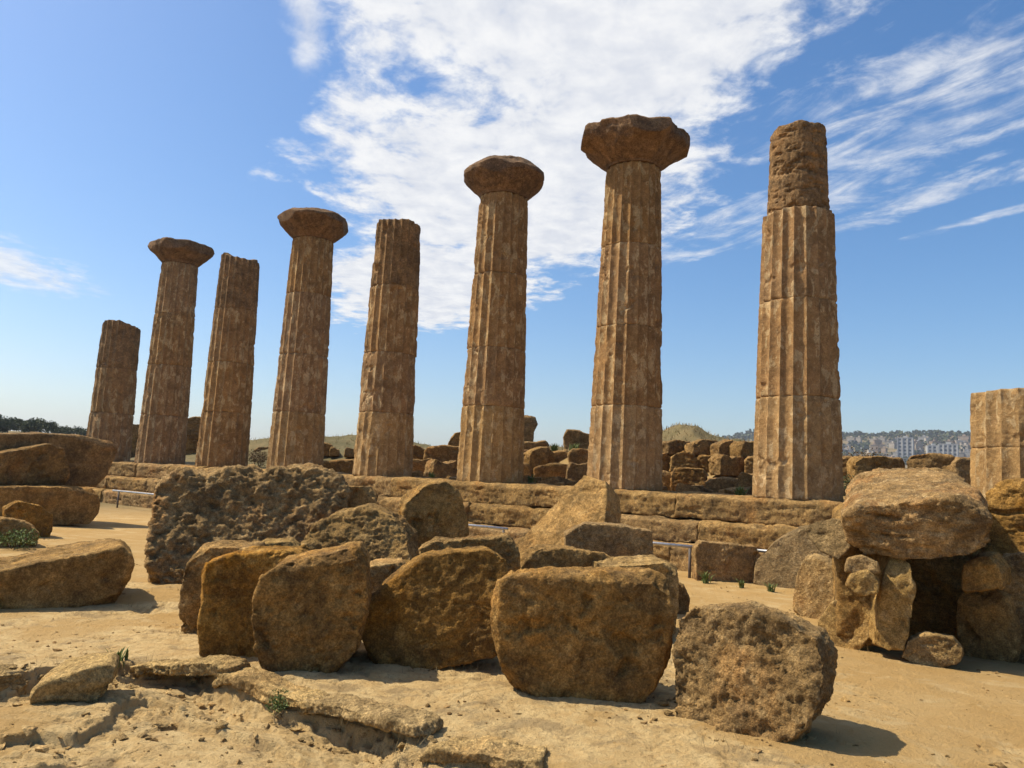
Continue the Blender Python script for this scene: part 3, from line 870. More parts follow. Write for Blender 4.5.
rock("hewn_block", "flat-topped slab with sharp right corner behind the large rectangular block", [(600, 640), (602, 566), (640, 564), (668, 562), (680, 568), (678, 640)], dist=9.2, depth=1.3, yaw=-14, smooth=3, mat=M_PALE)
rock("hewn_block", "squared block resting on the sand against the steps beside the rail post", [(697, 581), (695, 548), (702, 541), (756, 547), (762, 556), (758, 583)], g=(726, 582), depth=0.75, yaw=-14, smooth=4, mat=M_STEP)
rock("boulder", "grey rounded boulder between the steps and the pile of rocks on the right", [(753, 584), (755, 562), (772, 543), (798, 527), (815, 524), (828, 536), (832, 575), (800, 589)], g=(788, 588), depth=1.0, yaw=8, tilt=8, level=True, smooth=9, mat=M_GREY, style='round', cat='boulder')
# --- pile on the right: a capstone over a dark hollow
rock("capstone", "massive flat capstone bridging the dark hollow in the rock pile at right", [(848, 546), (842, 518), (856, 506), (905, 501), (960, 498), (986, 504), (996, 520), (993, 545), (975, 557), (920, 563), (868, 558)],
     dist=10.15, depth=3.0, rise=0.40, yaw=-3, tilt=-9, bscale=1.0, smooth=5, mat=M_CAPSTONE, style='layered', amp=1.5, vox=0.024, cat='boulder')
rock("pillar_stone", "squared orange upright supporting the right end of the capstone", [(954, 662), (955, 598), (964, 592), (1000, 590), (1008, 602), (1018, 640), (1014, 664)], g=(985, 660), depth=3.1, rise=0.40, skew=-6, yaw=5, smooth=6, mat=M_HEWN, cat='stone block')
rock("pillar_stone", "small block between the orange upright and the capstone", [(962, 592), (964, 566), (975, 557), (990, 556), (1002, 572), (1004, 590)], dist=10.2, depth=1.2, yaw=5, smooth=8, mat=M_HEWN, cat='stone block')
rock("hewn_block", "added block closing the back of the hollow under the capstone to darken it", [(845, 640), (845, 530), (870, 515), (985, 513), (1002, 530), (1002, 640)], dist=12.3, depth=0.8, smooth=4, mat=M_HEWN)  # added to close the hollow from behind so its inside stays dark
rock("boulder", "tilted pale slab jutting left from under the capstone", [(803, 530), (812, 523), (832, 518), (848, 520), (852, 546), (838, 560), (818, 549)], dist=10.0, depth=0.8, yaw=25, tilt=15, smooth=6, mat=M_GREY, style='layered', amp=0.6, cat='stone slab')
rock("boulder", "pointed golden boulder standing below the tilted pale slab", [(791, 612), (795, 577), (806, 554), (824, 561), (843, 574), (845, 592), (832, 617), (812, 620)], g=(815, 619), depth=0.7, yaw=22, smooth=8, mat=M_PALE, style='round', cat='boulder')
rock("small_stone", "upper of two small pale stones stacked on the rounded boulder", [(845, 572), (847, 559), (862, 555), (878, 562), (881, 573), (862, 577)], dist=9.85, depth=0.35, smooth=6, mat=M_PALE, style='round', cat='stone')
rock("small_stone", "lower of two small pale stones stacked on the rounded boulder", [(846, 587), (850, 574), (868, 571), (881, 581), (878, 594), (860, 597)], dist=9.75, depth=0.4, smooth=6, mat=M_PALE, style='round', cat='stone')
rock("boulder", "rounded boulder bearing two small stacked stones left of the hollow", [(821, 644), (817, 622), (829, 604), (848, 593), (870, 596), (882, 612), (876, 634), (856, 649)], g=(848, 648), depth=0.65, yaw=15, smooth=10, mat=M_PALE, style='round', cat='boulder')
rock("pillar_stone", "irregular stone forming the left side of the dark hollow", [(872, 652), (876, 613), (882, 585), (893, 556), (908, 556), (918, 594), (912, 622), (906, 652)], dist=9.95, depth=3.0, rise=0.40, skew=14, yaw=6, smooth=7, mat=M_PALE, style='hewn', cat='stone block')
rock("hewn_block", "added stone keeping sun out of the hollow, behind the two small stacked stones", [(838, 650), (838, 535), (852, 525), (876, 525), (886, 540), (886, 650)], dist=10.5, depth=2.4, rise=0.40, skew=4, smooth=3, mat=M_HEWN)  # added side stone, stops sun entering under the capstone from the left
rock("small_stone", "loose golden stone on the sand at the mouth of the dark hollow", [(902, 658), (908, 642), (925, 633), (953, 638), (964, 650), (961, 663), (930, 666)], g=(932, 666), depth=0.4, smooth=6, mat=M_PALE, style='coarse', amp=0.5, cat='stone')
rock("boulder", "rough-topped boulder at the right edge beside the orange upright", [(1008, 668), (1002, 600), (992, 572), (1003, 556), (1040, 552), (1080, 590), (1080, 668)], g=(1040, 666), depth=1.0, smooth=7, mat=M_GREY, style='coarse', amp=0.6, cat='boulder')
rock("boulder", "big brown rock at the right edge in front of the column stump", [(986, 600), (982, 520), (986, 490), (1002, 480), (1050, 478), (1085, 520), (1085, 600)], dist=12.2, depth=1.2, yaw=8, smooth=7, mat=M_ORANGE, style='layered', amp=1.0, cat='boulder')
# --- far left pile
rock("hewn_block", "large squared base block in shade under the slabs at far left", [(-80, 528), (-80, 486), (60, 487), (98, 487), (103, 492), (97, 524)], g=(60, 526), depth=1.4, yaw=-12, smooth=3, mat=M_ORANGE)
rock("boulder", "humped shaded boulder on top of the far left base block", [(-80, 487), (-80, 462), (0, 453), (30, 447), (50, 443), (63, 449), (71, 470), (68, 485), (50, 488)], dist=24.3, depth=1.4, yaw=-12, tilt=-8, mat=M_RUIN, smooth=5, cat='boulder')  # darker stone colour puts the shade of this boulder into the material
rock("hewn_block", "overhanging flat slab with a pointed right end on the far left pile", [(-80, 482), (-80, 435), (40, 433), (86, 436), (112, 441), (119, 449), (108, 474), (96, 487), (40, 487)], dist=25.4, depth=2.2, yaw=-18, tilt=-8, smooth=3, mat=M_RUIN, style='layered', cat='stone slab')  # slab in the same darker stone, its shade deepened by colour
rock("boulder", "small tilted boulder leaning on the far left base block", [(6, 532), (5, 507), (18, 501), (42, 506), (53, 515), (51, 535), (30, 538)], g=(30, 537), depth=0.8, yaw=-6, smooth=6, mat=M_ORANGE, cat='boulder')
rock("boulder", "low boulder with grass before it at the left edge of the photo", [(-50, 548), (-50, 522), (0, 518), (28, 522), (39, 533), (36, 546)], g=(0, 547), depth=0.8, smooth=8, mat=M_HEWN, cat='boulder')

# --- ruins behind the colonnade: every block stands on a line parallel to the row
ruin_seed = random.Random(11)
NUM = ["first", "second", "third", "fourth", "fifth", "sixth", "seventh", "eighth"]


def ruin(x0, y0, x1, y1, off, label, name="ruin_block", mat=None, style='hewn', smooth=3, depth=0.8, cat='stone block', jit=1.5, shape=None):
    jit = 2.4 if style == 'hewn' else jit
    j = lambda a=jit: ruin_seed.uniform(-a, a)
    if shape is None:
        cx = min(4.0, (x1 - x0) * 0.18); cy = min(4.0, (y1 - y0) * 0.22)
        shape = [(x0, y1), (x0 + j() * .5, y0 + cy + j(1)), (x0 + cx, y0 + j()), ((x0 + x1) / 2, y0 + j()), (x1 - cx, y0 + j()), (x1 + j() * .5, y0 + cy), (x1, y1)]
    if style == 'hewn' and ruin_seed.random() < .45: style = 'layered'
    d = row_dist((x0 + x1) / 2, off)
    vx = max(0.03, (x1 - x0) / FPX * d / 34)
    return rock(name, label, shape, dist=d, depth=depth, yaw=-30 + ruin_seed.uniform(-12, 12) if style == 'hewn' else 0, smooth=smooth * .5, amp=1.5, mat=mat or M_RUIN, style=style, vox=vx, cat=cat,
                group="fallen blocks of the ruined inner wall", bulge=1.02)


def between(a, b): return "between %s and %s columns" % (NUM[a - 1], NUM[b - 1])


ruin(122, 424, 143, 438, -5, "upper dark block of the wall seen " + between(1, 2))
ruin(122, 437, 143, 466, -5, "lower block of the wall seen " + between(1, 2))
ruin(183, 416, 203, 424, -5, "thin dark top block of the wall " + between(2, 3))
ruin(183, 423, 203, 435, -5, "middle block of the wall " + between(2, 3))
ruin(183, 434, 203, 458, -5, "tall bottom block of the wall " + between(2, 3))
ruin(254, 446, 278, 460, -6, "low broken stone behind the shrub " + between(3, 4), style='round')
ruin(316, 443, 332, 456, -6, "dark knob-like stone on the bank " + between(4, 5), style='round', cat='stone')
ruin(329, 448, 339, 456, -6, "small stone beside the dark knob " + between(4, 5), style='round', cat='stone')
ruin(344, 448, 360, 457, -6, "rightmost stone on the bank " + between(4, 5), style='round', cat='stone')
ruin(312, 460, 362, 478, -3.5, "long dark low wall block " + between(4, 5), style='layered')
ruin(404, 447, 426, 462, -5, "left block of the upper course " + between(5, 6))
ruin(424, 447, 464, 463, -5, "wide right block of the upper course " + between(5, 6))
ruin(406, 459, 436, 479, -4, "rounded left block of the lower course " + between(5, 6), style='round')
ruin(433, 461, 462, 481, -4, "right block of the lower course " + between(5, 6))
ruin(446, 432, 466, 448, -6.5, "dark boulder on top of the wall left of the sixth column", style='round', cat='boulder', shape=[(446, 449), (449, 441), (455, 433), (464, 431), (468, 449)])
ruin(519, 415, 538, 442, -9, "upright mushroom-shaped stone on the skyline right of the sixth column", style='round', cat='boulder', shape=[(520, 447), (519, 430), (518, 417), (527, 415), (535, 417), (537, 424), (533, 432), (532, 447)])
ruin(563, 429, 594, 452, -8, "blackish boulder on the skyline left of the ragged-capital column", style='round', cat='boulder', shape=[(565, 452), (563, 437), (567, 430), (575, 430), (590, 434), (596, 440), (596, 452)])
ruin(515, 442, 549, 452, -6.5, "flat top slab of the rubble slope " + between(6, 7), style='layered')
ruin(515, 450, 533, 466, -5.5, "leftmost mid-height block of the rubble slope " + between(6, 7))
ruin(530, 449, 553, 474, -5.3, "tall block in the rubble slope " + between(6, 7))
ruin(548, 451, 571, 468, -6.0, "pale stone high on the rubble slope " + between(6, 7), style='round')
ruin(515, 463, 531, 484, -4.5, "leftmost low stone of the rubble slope " + between(6, 7), style='round')
ruin(534, 465, 574, 489, -4.2, "largest low boulder of the rubble slope " + between(6, 7), style='round', depth=1.0)
ruin(566, 463, 594, 488, -4.0, "rightmost low boulder of the rubble slope " + between(6, 7), style='round')
ruin(569, 450, 596, 467, -5.6, "rightmost upper stone of the rubble slope " + between(6, 7), style='round')
for k, (x0, y0, x1, y1) in enumerate([(650, 441, 671, 454), (669, 439, 692, 455), (691, 440, 720, 455), (719, 440, 741, 457), (740, 441, 765, 459)]):
    ruin(x0, y0, x1, y1, -6.2, "%s block in the top course of the wall " % NUM[k] + between(7, 8))
for k, (x0, y0, x1, y1) in enumerate([(650, 453, 671, 472), (670, 453, 697, 472), (696, 454, 721, 476), (720, 455, 746, 476), (745, 456, 765, 478)]):
    ruin(x0, y0, x1, y1, -5.2 - (0.5 if k == 2 else 0), "%s block in the middle course of the wall " % NUM[k] + between(7, 8), mat=M_ORANGE if k == 2 else M_RUIN)
for k, (x0, y0, x1, y1) in enumerate([(650, 471, 673, 494), (671, 469, 707, 495), (705, 478, 742, 495), (738, 473, 765, 496)]):
    ruin(x0, y0, x1, y1, -3.9, "%s stone at the foot of the wall " % NUM[k] + between(7, 8), style='round' if k != 1 else 'hewn', depth=0.9)
ruin(832, 458, 856, 482, -5, "leftmost block of the low wall right of the eighth column")
ruin(854, 458, 905, 482, -5, "long second block of the low wall below the hillside town")
ruin(906, 455, 955, 480, -5, "long third block of the low wall, its top standing highest")
ruin(955, 459, 988, 486, -5, "last block of the low wall, left of the column stump")

# loose rubble at the foot of the inner wall: copies of three stones that nothing tells apart
rubble = []
for k in range(3):
    V = [(x * (.2 + .08 * k), y * .18, z * .12) for x in (-1, 1) for y in (-1, 1) for z in (-1, 1)]
    F = [[0, 1, 3, 2], [4, 6, 7, 5], [0, 4, 5, 1], [2, 3, 7, 6], [0, 2, 6, 4], [1, 5, 7, 3]]
    me = stone_mesh(V, F, 0.03, 1, 'round', 1.2); me.materials.append(M_RUIN); me.name = "rubble_stone"
    rubble.append(me)
rr = random.Random(41)
for a_, b_, n_ in ((410, 460, 7), (522, 592, 13), (658, 756, 16), (842, 975, 8)):
    for _ in range(n_):
        px = rr.uniform(a_, b_); off = rr.uniform(-4.0, -2.0)
        d = ray(px, 480)[:2]; d = d / np.linalg.norm(d) * row_dist(px, off)
        o = bpy.data.objects.new("rubble_stone", rr.choice(rubble)); COL.objects.link(o)
        sc_ = rr.uniform(.5, 1.3)
        o.scale = (sc_, sc_, sc_); o.rotation_euler = (rr.uniform(-.3, .3), rr.uniform(-.3, .3), rr.uniform(0, 6.28))
        o.location = (d[0], d[1], gz(*d) + .09 * sc_)
        tag(o, "small loose stone among the rubble at the foot of the inner wall behind the columns", "stone", "loose rubble behind the columns")

# ------------------------------------------------------------------ rails in front of the steps
def tube(p0, p1, r, n=12):
    p0, p1 = Vector(p0), Vector(p1); d = (p1 - p0).normalized()
    a = d.orthogonal().normalized(); b = d.cross(a)
    V, F = [], []
    for p in (p0, p1):
        for k in range(n):
            t = 2 * math.pi * k / n
            V.append(tuple(p + a * math.cos(t) * r + b * math.sin(t) * r))
    for k in range(n):
        j = (k + 1) % n
        F.append([k, j, n + j, n + k])
    F.append(list(range(n))[::-1]); F.append([n + k for k in range(n)])
    return V, F


def rail(px0, px1, posts, off, label, h=0.66):
    pa = ray(px0, 500)[:2]; pa = pa / np.linalg.norm(pa) * row_dist(px0, off)
    pb = ray(px1, 500)[:2]; pb = pb / np.linalg.norm(pb) * row_dist(px1, off)
    root = empty("metal_rail", (*pa, gz(*pa)))
    tag(root, label, "metal rail", "low metal visitor rails before the steps")
    d = pb - pa
    V, F = tube((0, 0, h), (d[0], d[1], h), 0.035)
    link_mesh("rail_bar", V, F, M_STEEL, (0, 0, 0), root)
    for px in posts:
        pp = ray(px, 500)[:2]; pp = pp / np.linalg.norm(pp) * row_dist(px, off) - pa
        V, F = tube((pp[0], pp[1], -0.1), (pp[0], pp[1], h - 0.03), 0.032)
        link_mesh("post", V, F, M_IRON, (0, 0, 0), root)


rail(112, 205, (118, 165, 204), 3.4, "leftmost metal rail, beside the huge spongy boulder")
rail(393, 509, (397, 505), 3.4, "metal rail passing behind the upright dark-faced block")
rail(600, 694, (604, 691), 3.4, "metal rail ending at a post beside the squared block on the sand")
rail(738, 830, (742, 800), 2.7, "metal rail mostly hidden behind the grey rounded boulder")


# ------------------------------------------------------------------ plants
def leaves(rnd, n, cen, rad, size, up=0.0, elong=2.0):
    V, F = [], []
    for _ in range(n):
        while True:
            p = Vector((rnd.uniform(-1, 1), rnd.uniform(-1, 1), rnd.uniform(-1, 1)))
            if 0.25 < p.length < 1: break
        p = Vector((cen[0] + p.x * rad[0], cen[1] + p.y * rad[1], cen[2] + p.z * rad[2]))
        d = Vector((rnd.gauss(0, 1), rnd.gauss(0, 1), rnd.gauss(up, 1))).normalized()
        s = d.orthogonal().normalized(); s.rotate(Matrix.Rotation(rnd.uniform(0, 6.28), 3, d))
        L = size * rnd.uniform(0.6, 1.3); wd = L / elong
        b = len(V)
        V += [tuple(p - d * L * .5), tuple(p + s * wd * .5), tuple(p + d * L * .5), tuple(p - s * wd * .5)]
        F.append([b, b + 1, b + 2, b + 3])
    return V, F


def shrub(name, label, pos, wid, hgt, n, size, mat, cat='shrub', seed=1, clumps=5, group=None):
    rnd = random.Random(seed)
    root = empty(name, pos); tag(root, label, cat, group)
    V, F = [], []
    for c in range(clumps):
        r = wid * rnd.uniform(0.25, 0.42)
        cen = (rnd.uniform(-1, 1) * (wid / 2 - r * .7), rnd.uniform(-.5, .5) * wid * .5, rnd.uniform(0.35, 0.72) * hgt)
        v, f = leaves(rnd, n // clumps, cen, (r, r, min(r, hgt * .34)), size)
        b = len(V); V += v; F += [[i + b for i in q] for q in f]
    link_mesh("foliage", V, F, mat, (0, 0, 0), root, smooth=False)
    sv, sf = [], []
    for k in range(5):
        t = (rnd.uniform(-.3, .3) * wid, rnd.uniform(-.3, .3) * wid, hgt * rnd.uniform(.4, .7))
        v, f = tube((0, 0, -0.05), t, 0.015 * hgt, 6); b = len(sv); sv += v; sf += [[i + b for i in q] for q in f]
    link_mesh("stem", sv, sf, M_BARK, (0, 0, 0), root)
    return root


def tuft(label, pos, h, n, mat, seed, spread=0.5, wd=0.012, cat='weed', group=None, name="weed"):
    rnd = random.Random(seed)
    V, F = [], []
    for _ in range(n):
        a = rnd.uniform(0, 6.28); lean = rnd.uniform(0.1, spread); L = h * rnd.uniform(0.5, 1.1)
        bx, by = rnd.gauss(0, .12) * h, rnd.gauss(0, .12) * h
        s = Vector((-math.sin(a), math.cos(a), 0)) * wd * rnd.uniform(.6, 1.3)
        b = len(V)
        for t, ww in ((0, .7), (.4, 1), (.75, .7), (1, .05)):
            p = Vector((bx + math.cos(a) * lean * L * t * t, by + math.sin(a) * lean * L * t * t, L * t * (1 - .15 * t) - 0.01))
            V.append(tuple(p - s * ww)); V.append(tuple(p + s * ww))
        for k in range(3):
            F.append([b + 2 * k, b + 2 * k + 1, b + 2 * k + 3, b + 2 * k + 2])
    o = link_mesh(name, V, F, mat, pos, None, smooth=False)
    tag(o, label, cat, group)
    return o


def at_ground(px, py): return tuple(ground_hit(px, py))


def at_row(px, off, z):
    d = ray(px, 480)[:2]; d = d / np.linalg.norm(d) * row_dist(px, off)
    return (d[0], d[1], z)


tuft("green leafy sprig growing from the bedrock at lower left", at_ground(118, 666), 0.20, 26, M_SPRIG, 1, 0.45, 0.012, 'plant', name="sprig")
shrub("small_shrub", "small dark green shrub growing in the ledge crack below the front blocks", at_ground(279, 716), 0.20, 0.18, 420, 0.022, M_SPRIG, 'plant', 3, 4)
tuft("thin yellowish sprig in the ledge crack right of the small shrub", at_ground(344, 722), 0.14, 18, M_STRAW, 4, 0.6, 0.006, 'plant', name="sprig")
shrub("grass_clump", "clump of green weeds against the low boulder at the left edge", at_ground(12, 549), 0.8, 0.36, 700, 0.05, M_SPRIG, 'weed', 5, 6)
tuft("green weed at the foot of the squared block beside the rail post", at_ground(706, 583), 0.28, 40, M_SPRIG, 6, 0.8, 0.014)
tuft("green weed at the right foot of the squared block by the steps", at_ground(741, 588), 0.22, 36, M_SPRIG, 7, 0.9, 0.014)
tuft("green weed beside the grey rounded boulder", at_ground(771, 592), 0.22, 34, M_SPRIG, 8, 0.9, 0.014)
tuft("dry stalk hanging in front of the rounded boulder with stacked stones", at_ground(866, 650), 0.42, 5, M_STRAW, 9, 0.25, 0.004, 'dry plant', name="dry_stalk")
tuft("green tuft on the platform right of the sixth column", at_row(531, -1.0, 1.72), 0.42, 50, M_SPRIG, 10, 0.6, 0.02)
tuft("green tuft on the platform left of the eighth column", at_row(740, -0.9, 1.72), 0.36, 50, M_SPRIG, 11, 0.9, 0.02)
tuft("green tuft on the platform between the fifth column and the sixth", at_row(432, -1.6, 1.72), 0.34, 50, M_SPRIG, 12, 0.8, 0.02)
tuft("tall green grass beside the blackish skyline boulder", at_row(573, -7.2, 3.0), 0.5, 60, M_SPRIG, 13, 0.5, 0.02, 'grass tuft', name="grass_tuft")
tuft("green grass in front of the mushroom-shaped skyline stone", at_row(531, -7.8, 3.1), 0.45, 60, M_SPRIG, 14, 0.5, 0.02, 'grass tuft', name="grass_tuft")
tuft("green grass on the rubble slope between the two skyline stones", at_row(553, -7.6, 3.0), 0.5, 70, M_SPRIG, 15, 0.7, 0.02, 'grass tuft', name="grass_tuft")
shrub("dry_bush", "yellowish bush between the third and fourth columns", at_row(256, -3.0, 1.7), 1.5, 0.95, 1500, 0.07, M_DRY, 'bush', 21, 7)
shrub("dry_bush", "rust-brown bush right of the eighth column below the town", at_row(862, -9.5, 1.8), 2.6, 1.75, 3200, 0.08, M_DRY, 'bush', 22, 12)
shrub("green_bush", "dark green bush in front of the long block of the low wall", at_row(853, -4.4, 1.7), 0.7, 0.95, 900, 0.06, M_LEAF, 'bush', 23, 6)

# straw and dry grass on the mound and on the bank, too fine to count
rnd = random.Random(31)
V, F = [], []
for _ in range(4200):
    if rnd.random() < .6: x, y = rnd.gauss(7.0, 3.6), rnd.gauss(35.0, 3.5)
    else: x, y = rnd.uniform(-16, 6), rnd.uniform(34, 47)
    if (x - C1[0]) * NL[0] + (y - C1[1]) * NL[1] > -6.5: continue
    z = gz(x, y); h = rnd.uniform(.06, .20); a = rnd.uniform(0, 6.28); s = 0.02
    b = len(V)
    V += [(x - s * math.cos(a), y - s * math.sin(a), z - .03), (x + s * math.cos(a), y + s * math.sin(a), z - .03), (x + rnd.gauss(0, .08), y + rnd.gauss(0, .08), z + h)]
    F.append([b, b + 1, b + 2])
tag(link_mesh("dry_grass", V, F, M_STRAW, smooth=False), kind='stuff')


# olive trees far off at the left
def tree(name, label, pos, h, wid, seed, group):
    rnd = random.Random(seed)
    root = empty(name, pos); tag(root, label, 'tree', group)
    v, f = tube((0, 0, -0.5), (wid * .03, 0, h * .45), h * .035, 8)
    link_mesh("trunk", v, f, M_BARK, (0, 0, 0), root)
    V, F = [], []
    for c in range(9):
        r = wid * rnd.uniform(.18, .30)
        cen = (rnd.uniform(-1, 1) * (wid / 2 - r * .6), rnd.uniform(-1, 1) * wid * .3, h * rnd.uniform(.40, .86))
        v, f = leaves(rnd, 170, cen, (r, r, r * .8), wid * .085, 0, 1.6)
        b = len(V); V += v; F += [[i + b for i in q] for q in f]
    link_mesh("crown", V, F, M_LEAF, (0, 0, 0), root, smooth=False)


TREES = [(6, 150, 3.9, 5.2), (20, 158, 3.4, 5.0), (33, 152, 3.6, 5.6), (47, 156, 3.6, 3.8), (63, 175, 2.2, 4.5), (72, 182, 2.2, 5.0), (82, 178, 2.3, 4.4), (-14, 150, 3.8, 6)]
for k, (px, ds, h, wd) in enumerate(TREES):
    if px > 55: h *= .7
    d = ray(px, 440)[:2]; d = d / np.linalg.norm(d) * ds
    h *= .72; wd *= .85
    tree("olive_tree", "small dusty green tree on the far left skyline above the shaded rocks", (d[0], d[1], gz(*d)), h, wd, 50 + k, "trees on the far left skyline")

# ------------------------------------------------------------------ the hillside town beyond
def plaster(name, c):
    m, t, p = new_mat(name)
    tc = t.n('ShaderNodeTexCoord'); oi = t.n('ShaderNodeObjectInfo')
    n = t.noise(tc.outputs['Object'], 0.15, 4, 0.6)
    cc = t.mix(t.smooth(n, .35, .65), c, tuple(q * .8 for q in c))
    hs = t.n('ShaderNodeHueSaturation'); t.l(cc, hs.inputs['Color']); t.l(t.math('MULTIPLY_ADD', oi.outputs['Random'], .5, .65), hs.inputs['Value'])
    t.l(hs.outputs[0], p.inputs['Base Color'])
    return m


PL = [plaster("cream_plaster", (0.42, 0.36, 0.28)), plaster("tan_plaster", (0.34, 0.25, 0.17)), plaster("grey_plaster", (0.33, 0.32, 0.30))]
M_WHITE = plaster("white_plaster", (0.50, 0.49, 0.46))
M_GLASS, _t, _p = new_mat("dark_window_glass"); _p.inputs['Base Color'].default_value = (0.05, 0.06, 0.07, 1); _p.inputs['Roughness'].default_value = .2


def box(x0, x1, y0, y1, z0, z1):
    V = [(x, y, z) for z in (z0, z1) for (x, y) in ((x0, y0), (x1, y0), (x1, y1), (x0, y1))]
    return V, [[0, 3, 2, 1], [4, 5, 6, 7], [0, 1, 5, 4], [1, 2, 6, 5], [2, 3, 7, 6], [3, 0, 4, 7]]


def join(parts):
    V, F = [], []
    for v, f in parts:
        b = len(V); V += v; F += [[i + b for i in q] for q in f]
    return V, F


def house(px, py, wpx, hpx, mat, label, group, seed, tall=False):
    hit = ground_hit(px, py)
    if hit is None or np.hypot(hit[0], hit[1]) < 500: return
    rnd = random.Random(seed)
    d = float(np.hypot(hit[0], hit[1])); wd = wpx / FPX * d; h = hpx / FPX * d
    root = empty("apartment_block" if tall else "town_house", (hit[0], hit[1], hit[2] - 1.0))
    root.rotation_euler[2] = -math.atan2(hit[0], hit[1]) + rnd.uniform(-.5, .5) * (0.3 if tall else 1)
    tag(root, label, "apartment block" if tall else "house", group)
    dp = wd * rnd.uniform(.7, 1.0)
    parts = [box(-wd / 2, wd / 2, -dp / 2, dp / 2, -3, h)]
    parts.append(box(-wd / 2 - .3, wd / 2 + .3, -dp / 2 - .3, dp / 2 + .3, h + .01, h + .6))
    parts.append(box(-wd * .15, wd * .12, -dp * .1, dp * .2, h + .62, h + 3.0))
    v, f = join(parts); link_mesh("wall", v, f, mat, (0, 0, 0), root, smooth=False)
    ns = max(2, int(h / 4.2)); nw = max(2, int(wd / 5))
    if not tall: return
    for s in range(nw):
        xc = -wd / 2 + wd * (s + .5) / nw
        for k in range(ns):
            v, f = box(xc - wd / nw * .24, xc + wd / nw * .24, -dp / 2 - .06, -dp / 2 + .1, k * h / ns + 1.2, k * h / ns + h / ns * .75)
            link_mesh("window", v, f, M_GLASS, (0, 0, 0), root, smooth=False)
    if tall:
        for s in range(nw + 1):
            xc = -wd / 2 + wd * s / nw
            v, f = box(xc - .5, xc + .5, -dp / 2 - 1.2, -dp / 2 - .08, 0, h - .4); link_mesh("balcony_pier", v, f, M_WHITE, (0, 0, 0), root, smooth=False)


house(906, 459, 12, 19, M_WHITE, "tallest white tower block in the hillside town", None, 1, True)
house(934, 459, 11, 12, M_WHITE, "white apartment block right of the tallest tower, left one of a pair", None, 2, True)
house(949, 460, 14, 14, M_WHITE, "white apartment block nearest the column stump, right one of a pair", None, 3, True)
rt = random.Random(77)
for py in range(443, 466, 3):
    for px in range(840, 1060, 9):
        x, y = px + rt.uniform(-4, 4), py + rt.uniform(-1.2, 1.2)
        if rt.random() < (0.30 if py < 447 else 0.12): continue
        if x > 985 and py % 2: continue
        house(x, y, rt.uniform(4, 8.5), rt.uniform(2.5, 5.5), rt.choice(PL), "small pale house among the crowded rooftops of the hillside town", "houses of the hillside town", rt.randint(0, 99999))

# woods on the ridge and gardens among the houses: one mass
V, F = [], []
rw = random.Random(91)
for _ in range(1500):
    az = RAD(rw.uniform(10, 42)); ds = rw.uniform(1050, 1620) if rw.random() < .7 else rw.uniform(1350, 1600)
    x, y = ds * math.sin(az), ds * math.cos(az); z = gz(x, y); r = rw.uniform(2.5, 6)
    v, f = leaves(rw, 26, (x, y, z + r * .7), (r, r, r * .8), r * .9, 0, 1.2)
    b = len(V); V += v; F += [[i + b for i in q] for q in f]
tag(link_mesh("hill_woods", V, F, M_LEAF, smooth=False), kind='stuff')

# ------------------------------------------------------------------ pebbles and grit strewn over the ground
rp = np.random.RandomState(8)
ico = bmesh.new(); bmesh.ops.create_icosphere(ico, subdivisions=1, radius=1.0)
iv = np.array([q.co[:] for q in ico.verts]); iff = np.array([[q.index for q in f.verts] for f in ico.faces]); ico.free()
n = 4200
px = rp.uniform(-20, 1050, n); yy = 4.0 + 12.0 * rp.rand(n) ** 1.6
xs = (px - 512) / FPX * yy; ys = yy
zs = ground_z(xs, ys, True)
cl = sstep(fbm(np.stack([xs, ys, 0 * xs], 1) * 0.9 + 7, 3), -0.1, 0.35)
sz = 1.5 * (0.0035 + 0.006 * rp.rand(n) + 0.022 * rp.rand(n) ** 9) * (0.25 + 0.75 * cl)
V = []; F = []
for k in range(n):
    vv = iv * (1 + .35 * rp.randn(len(iv), 1)) * sz[k] * np.array([1.2, 1.0, .65]) * (0.7 + 0.6 * rp.rand(3))
    V.append(vv + np.array([xs[k], ys[k], zs[k] + sz[k] * .2])); F.append(iff + k * len(iv))
tag(link_mesh("pebbles", np.concatenate(V), np.concatenate(F).tolist(), M_PALE, smooth=False), kind='stuff')

# ------------------------------------------------------------------ thin summer haze in the air
hv, hf = box(-2600, 2600, -40, 3200, -45, 150)
hz = link_mesh("haze", hv, hf, None, smooth=False)
hm = bpy.data.materials.new("haze_air"); hm.use_nodes = True
ht = NT(hm.node_tree)
ho = ht.n('ShaderNodeOutputMaterial'); hp = ht.n('ShaderNodeVolumePrincipled')
hp.inputs['Color'].default_value = (0.80, 0.87, 1.0, 1); hp.inputs['Density'].default_value = 0.00019; hp.inputs['Anisotropy'].default_value = 0.3
ht.l(hp.outputs[0], ho.inputs['Volume'])
hz.data.materials.append(hm)
tag(hz, kind='stuff')

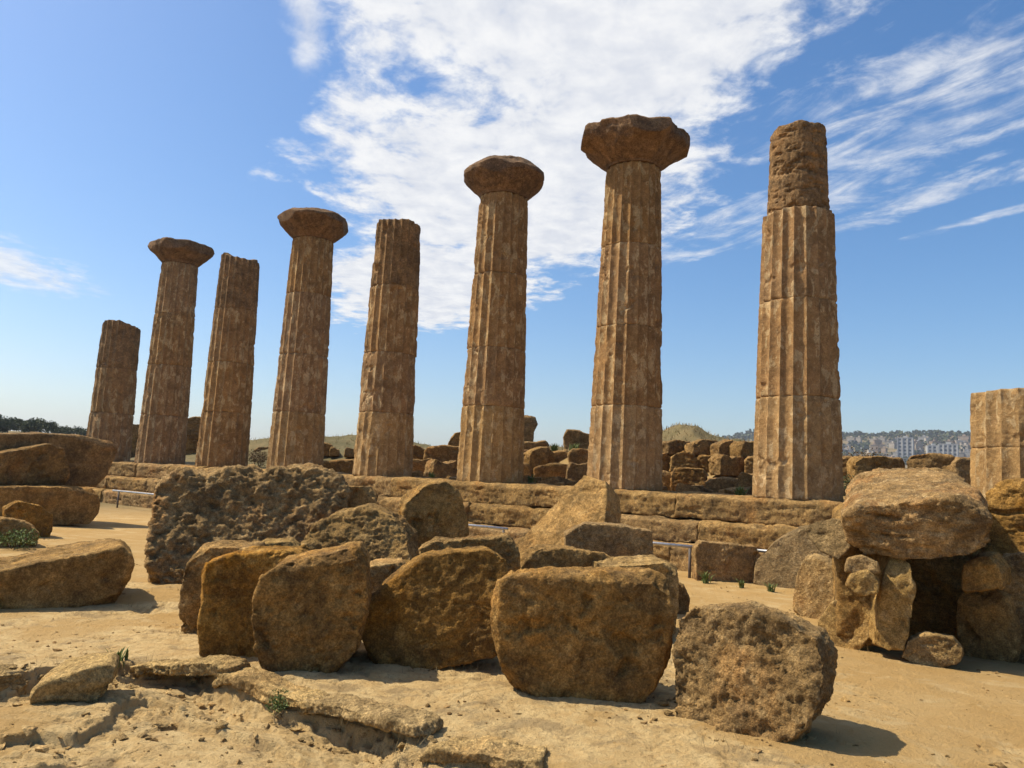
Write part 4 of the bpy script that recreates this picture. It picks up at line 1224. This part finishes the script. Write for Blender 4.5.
# ------------------------------------------------------------------ angular chips broken from the ledge
rq = np.random.RandomState(19)
cx, cy, cs_ = [], [], []
for line, nn_, spread in ((LEDGE, 340, 0.20), (LEDGE2, 110, 0.16)):
    seg = rq.randint(1, len(line) - 2, nn_); tt = rq.rand(nn_)
    p = line[seg] * (1 - tt)[:, None] + line[seg + 1] * tt[:, None]
    cx += list(p[:, 0] + rq.randn(nn_) * spread); cy += list(p[:, 1] - np.abs(rq.randn(nn_)) * spread); cs_ += list(0.006 + 0.030 * rq.rand(nn_) ** 3.5)
cx, cy, cs_ = np.array(cx), np.array(cy), np.array(cs_)
cz = ground_z(cx, cy, True)
V = []; F = []
for k in range(len(cx)):
    vv = iv * (1 + .40 * rq.randn(len(iv), 1)) * cs_[k] * np.array([1.3, 1.0, .6]) * (0.7 + 0.6 * rq.rand(3))
    an = rq.rand() * 6.28; ca_, sa_ = math.cos(an), math.sin(an)
    vv = np.stack([vv[:, 0] * ca_ - vv[:, 1] * sa_, vv[:, 0] * sa_ + vv[:, 1] * ca_, vv[:, 2]], 1)
    V.append(vv + np.array([cx[k], cy[k], cz[k] + cs_[k] * .25])); F.append(iff + k * len(iv))
tag(link_mesh("stone_chips", np.concatenate(V), np.concatenate(F).tolist(), M_LEDGE, smooth=False), kind='stuff')

# short dry grass along the feet of the blocks and in the ledge cracks, too fine to count
rnd = random.Random(63)
V, F = [], []
spots = [(p[0], p[1], 0.10) for p in LEDGE[2:18]]
for q in [(205, 634), (245, 660), (300, 676), (345, 672), (430, 671), (480, 668), (520, 700), (600, 704), (650, 700), (690, 718), (740, 742), (800, 738), (60, 612), (120, 606), (170, 590), (720, 586), (790, 592), (850, 652), (905, 650), (985, 664)]:
    h_ = ground_hit(*q); spots.append((h_[0], h_[1], 0.22))
for sx_, sy_, sp_ in spots:
    for _ in range(rnd.randint(12, 46)):
        x = sx_ + rnd.gauss(0, sp_); y = sy_ + rnd.gauss(0, sp_ * .35); z = gz(x, y)
        h = rnd.uniform(.025, .085); a = rnd.uniform(0, 6.28); s_ = 0.0022
        b = len(V)
        V += [(x - s_ * math.cos(a), y - s_ * math.sin(a), z - .02), (x + s_ * math.cos(a), y + s_ * math.sin(a), z - .02), (x + rnd.gauss(0, .03), y + rnd.gauss(0, .03), z + h)]
        F.append([b, b + 1, b + 2])
tag(link_mesh("dry_stubble", V, F, M_STRAW, smooth=False), kind='stuff')
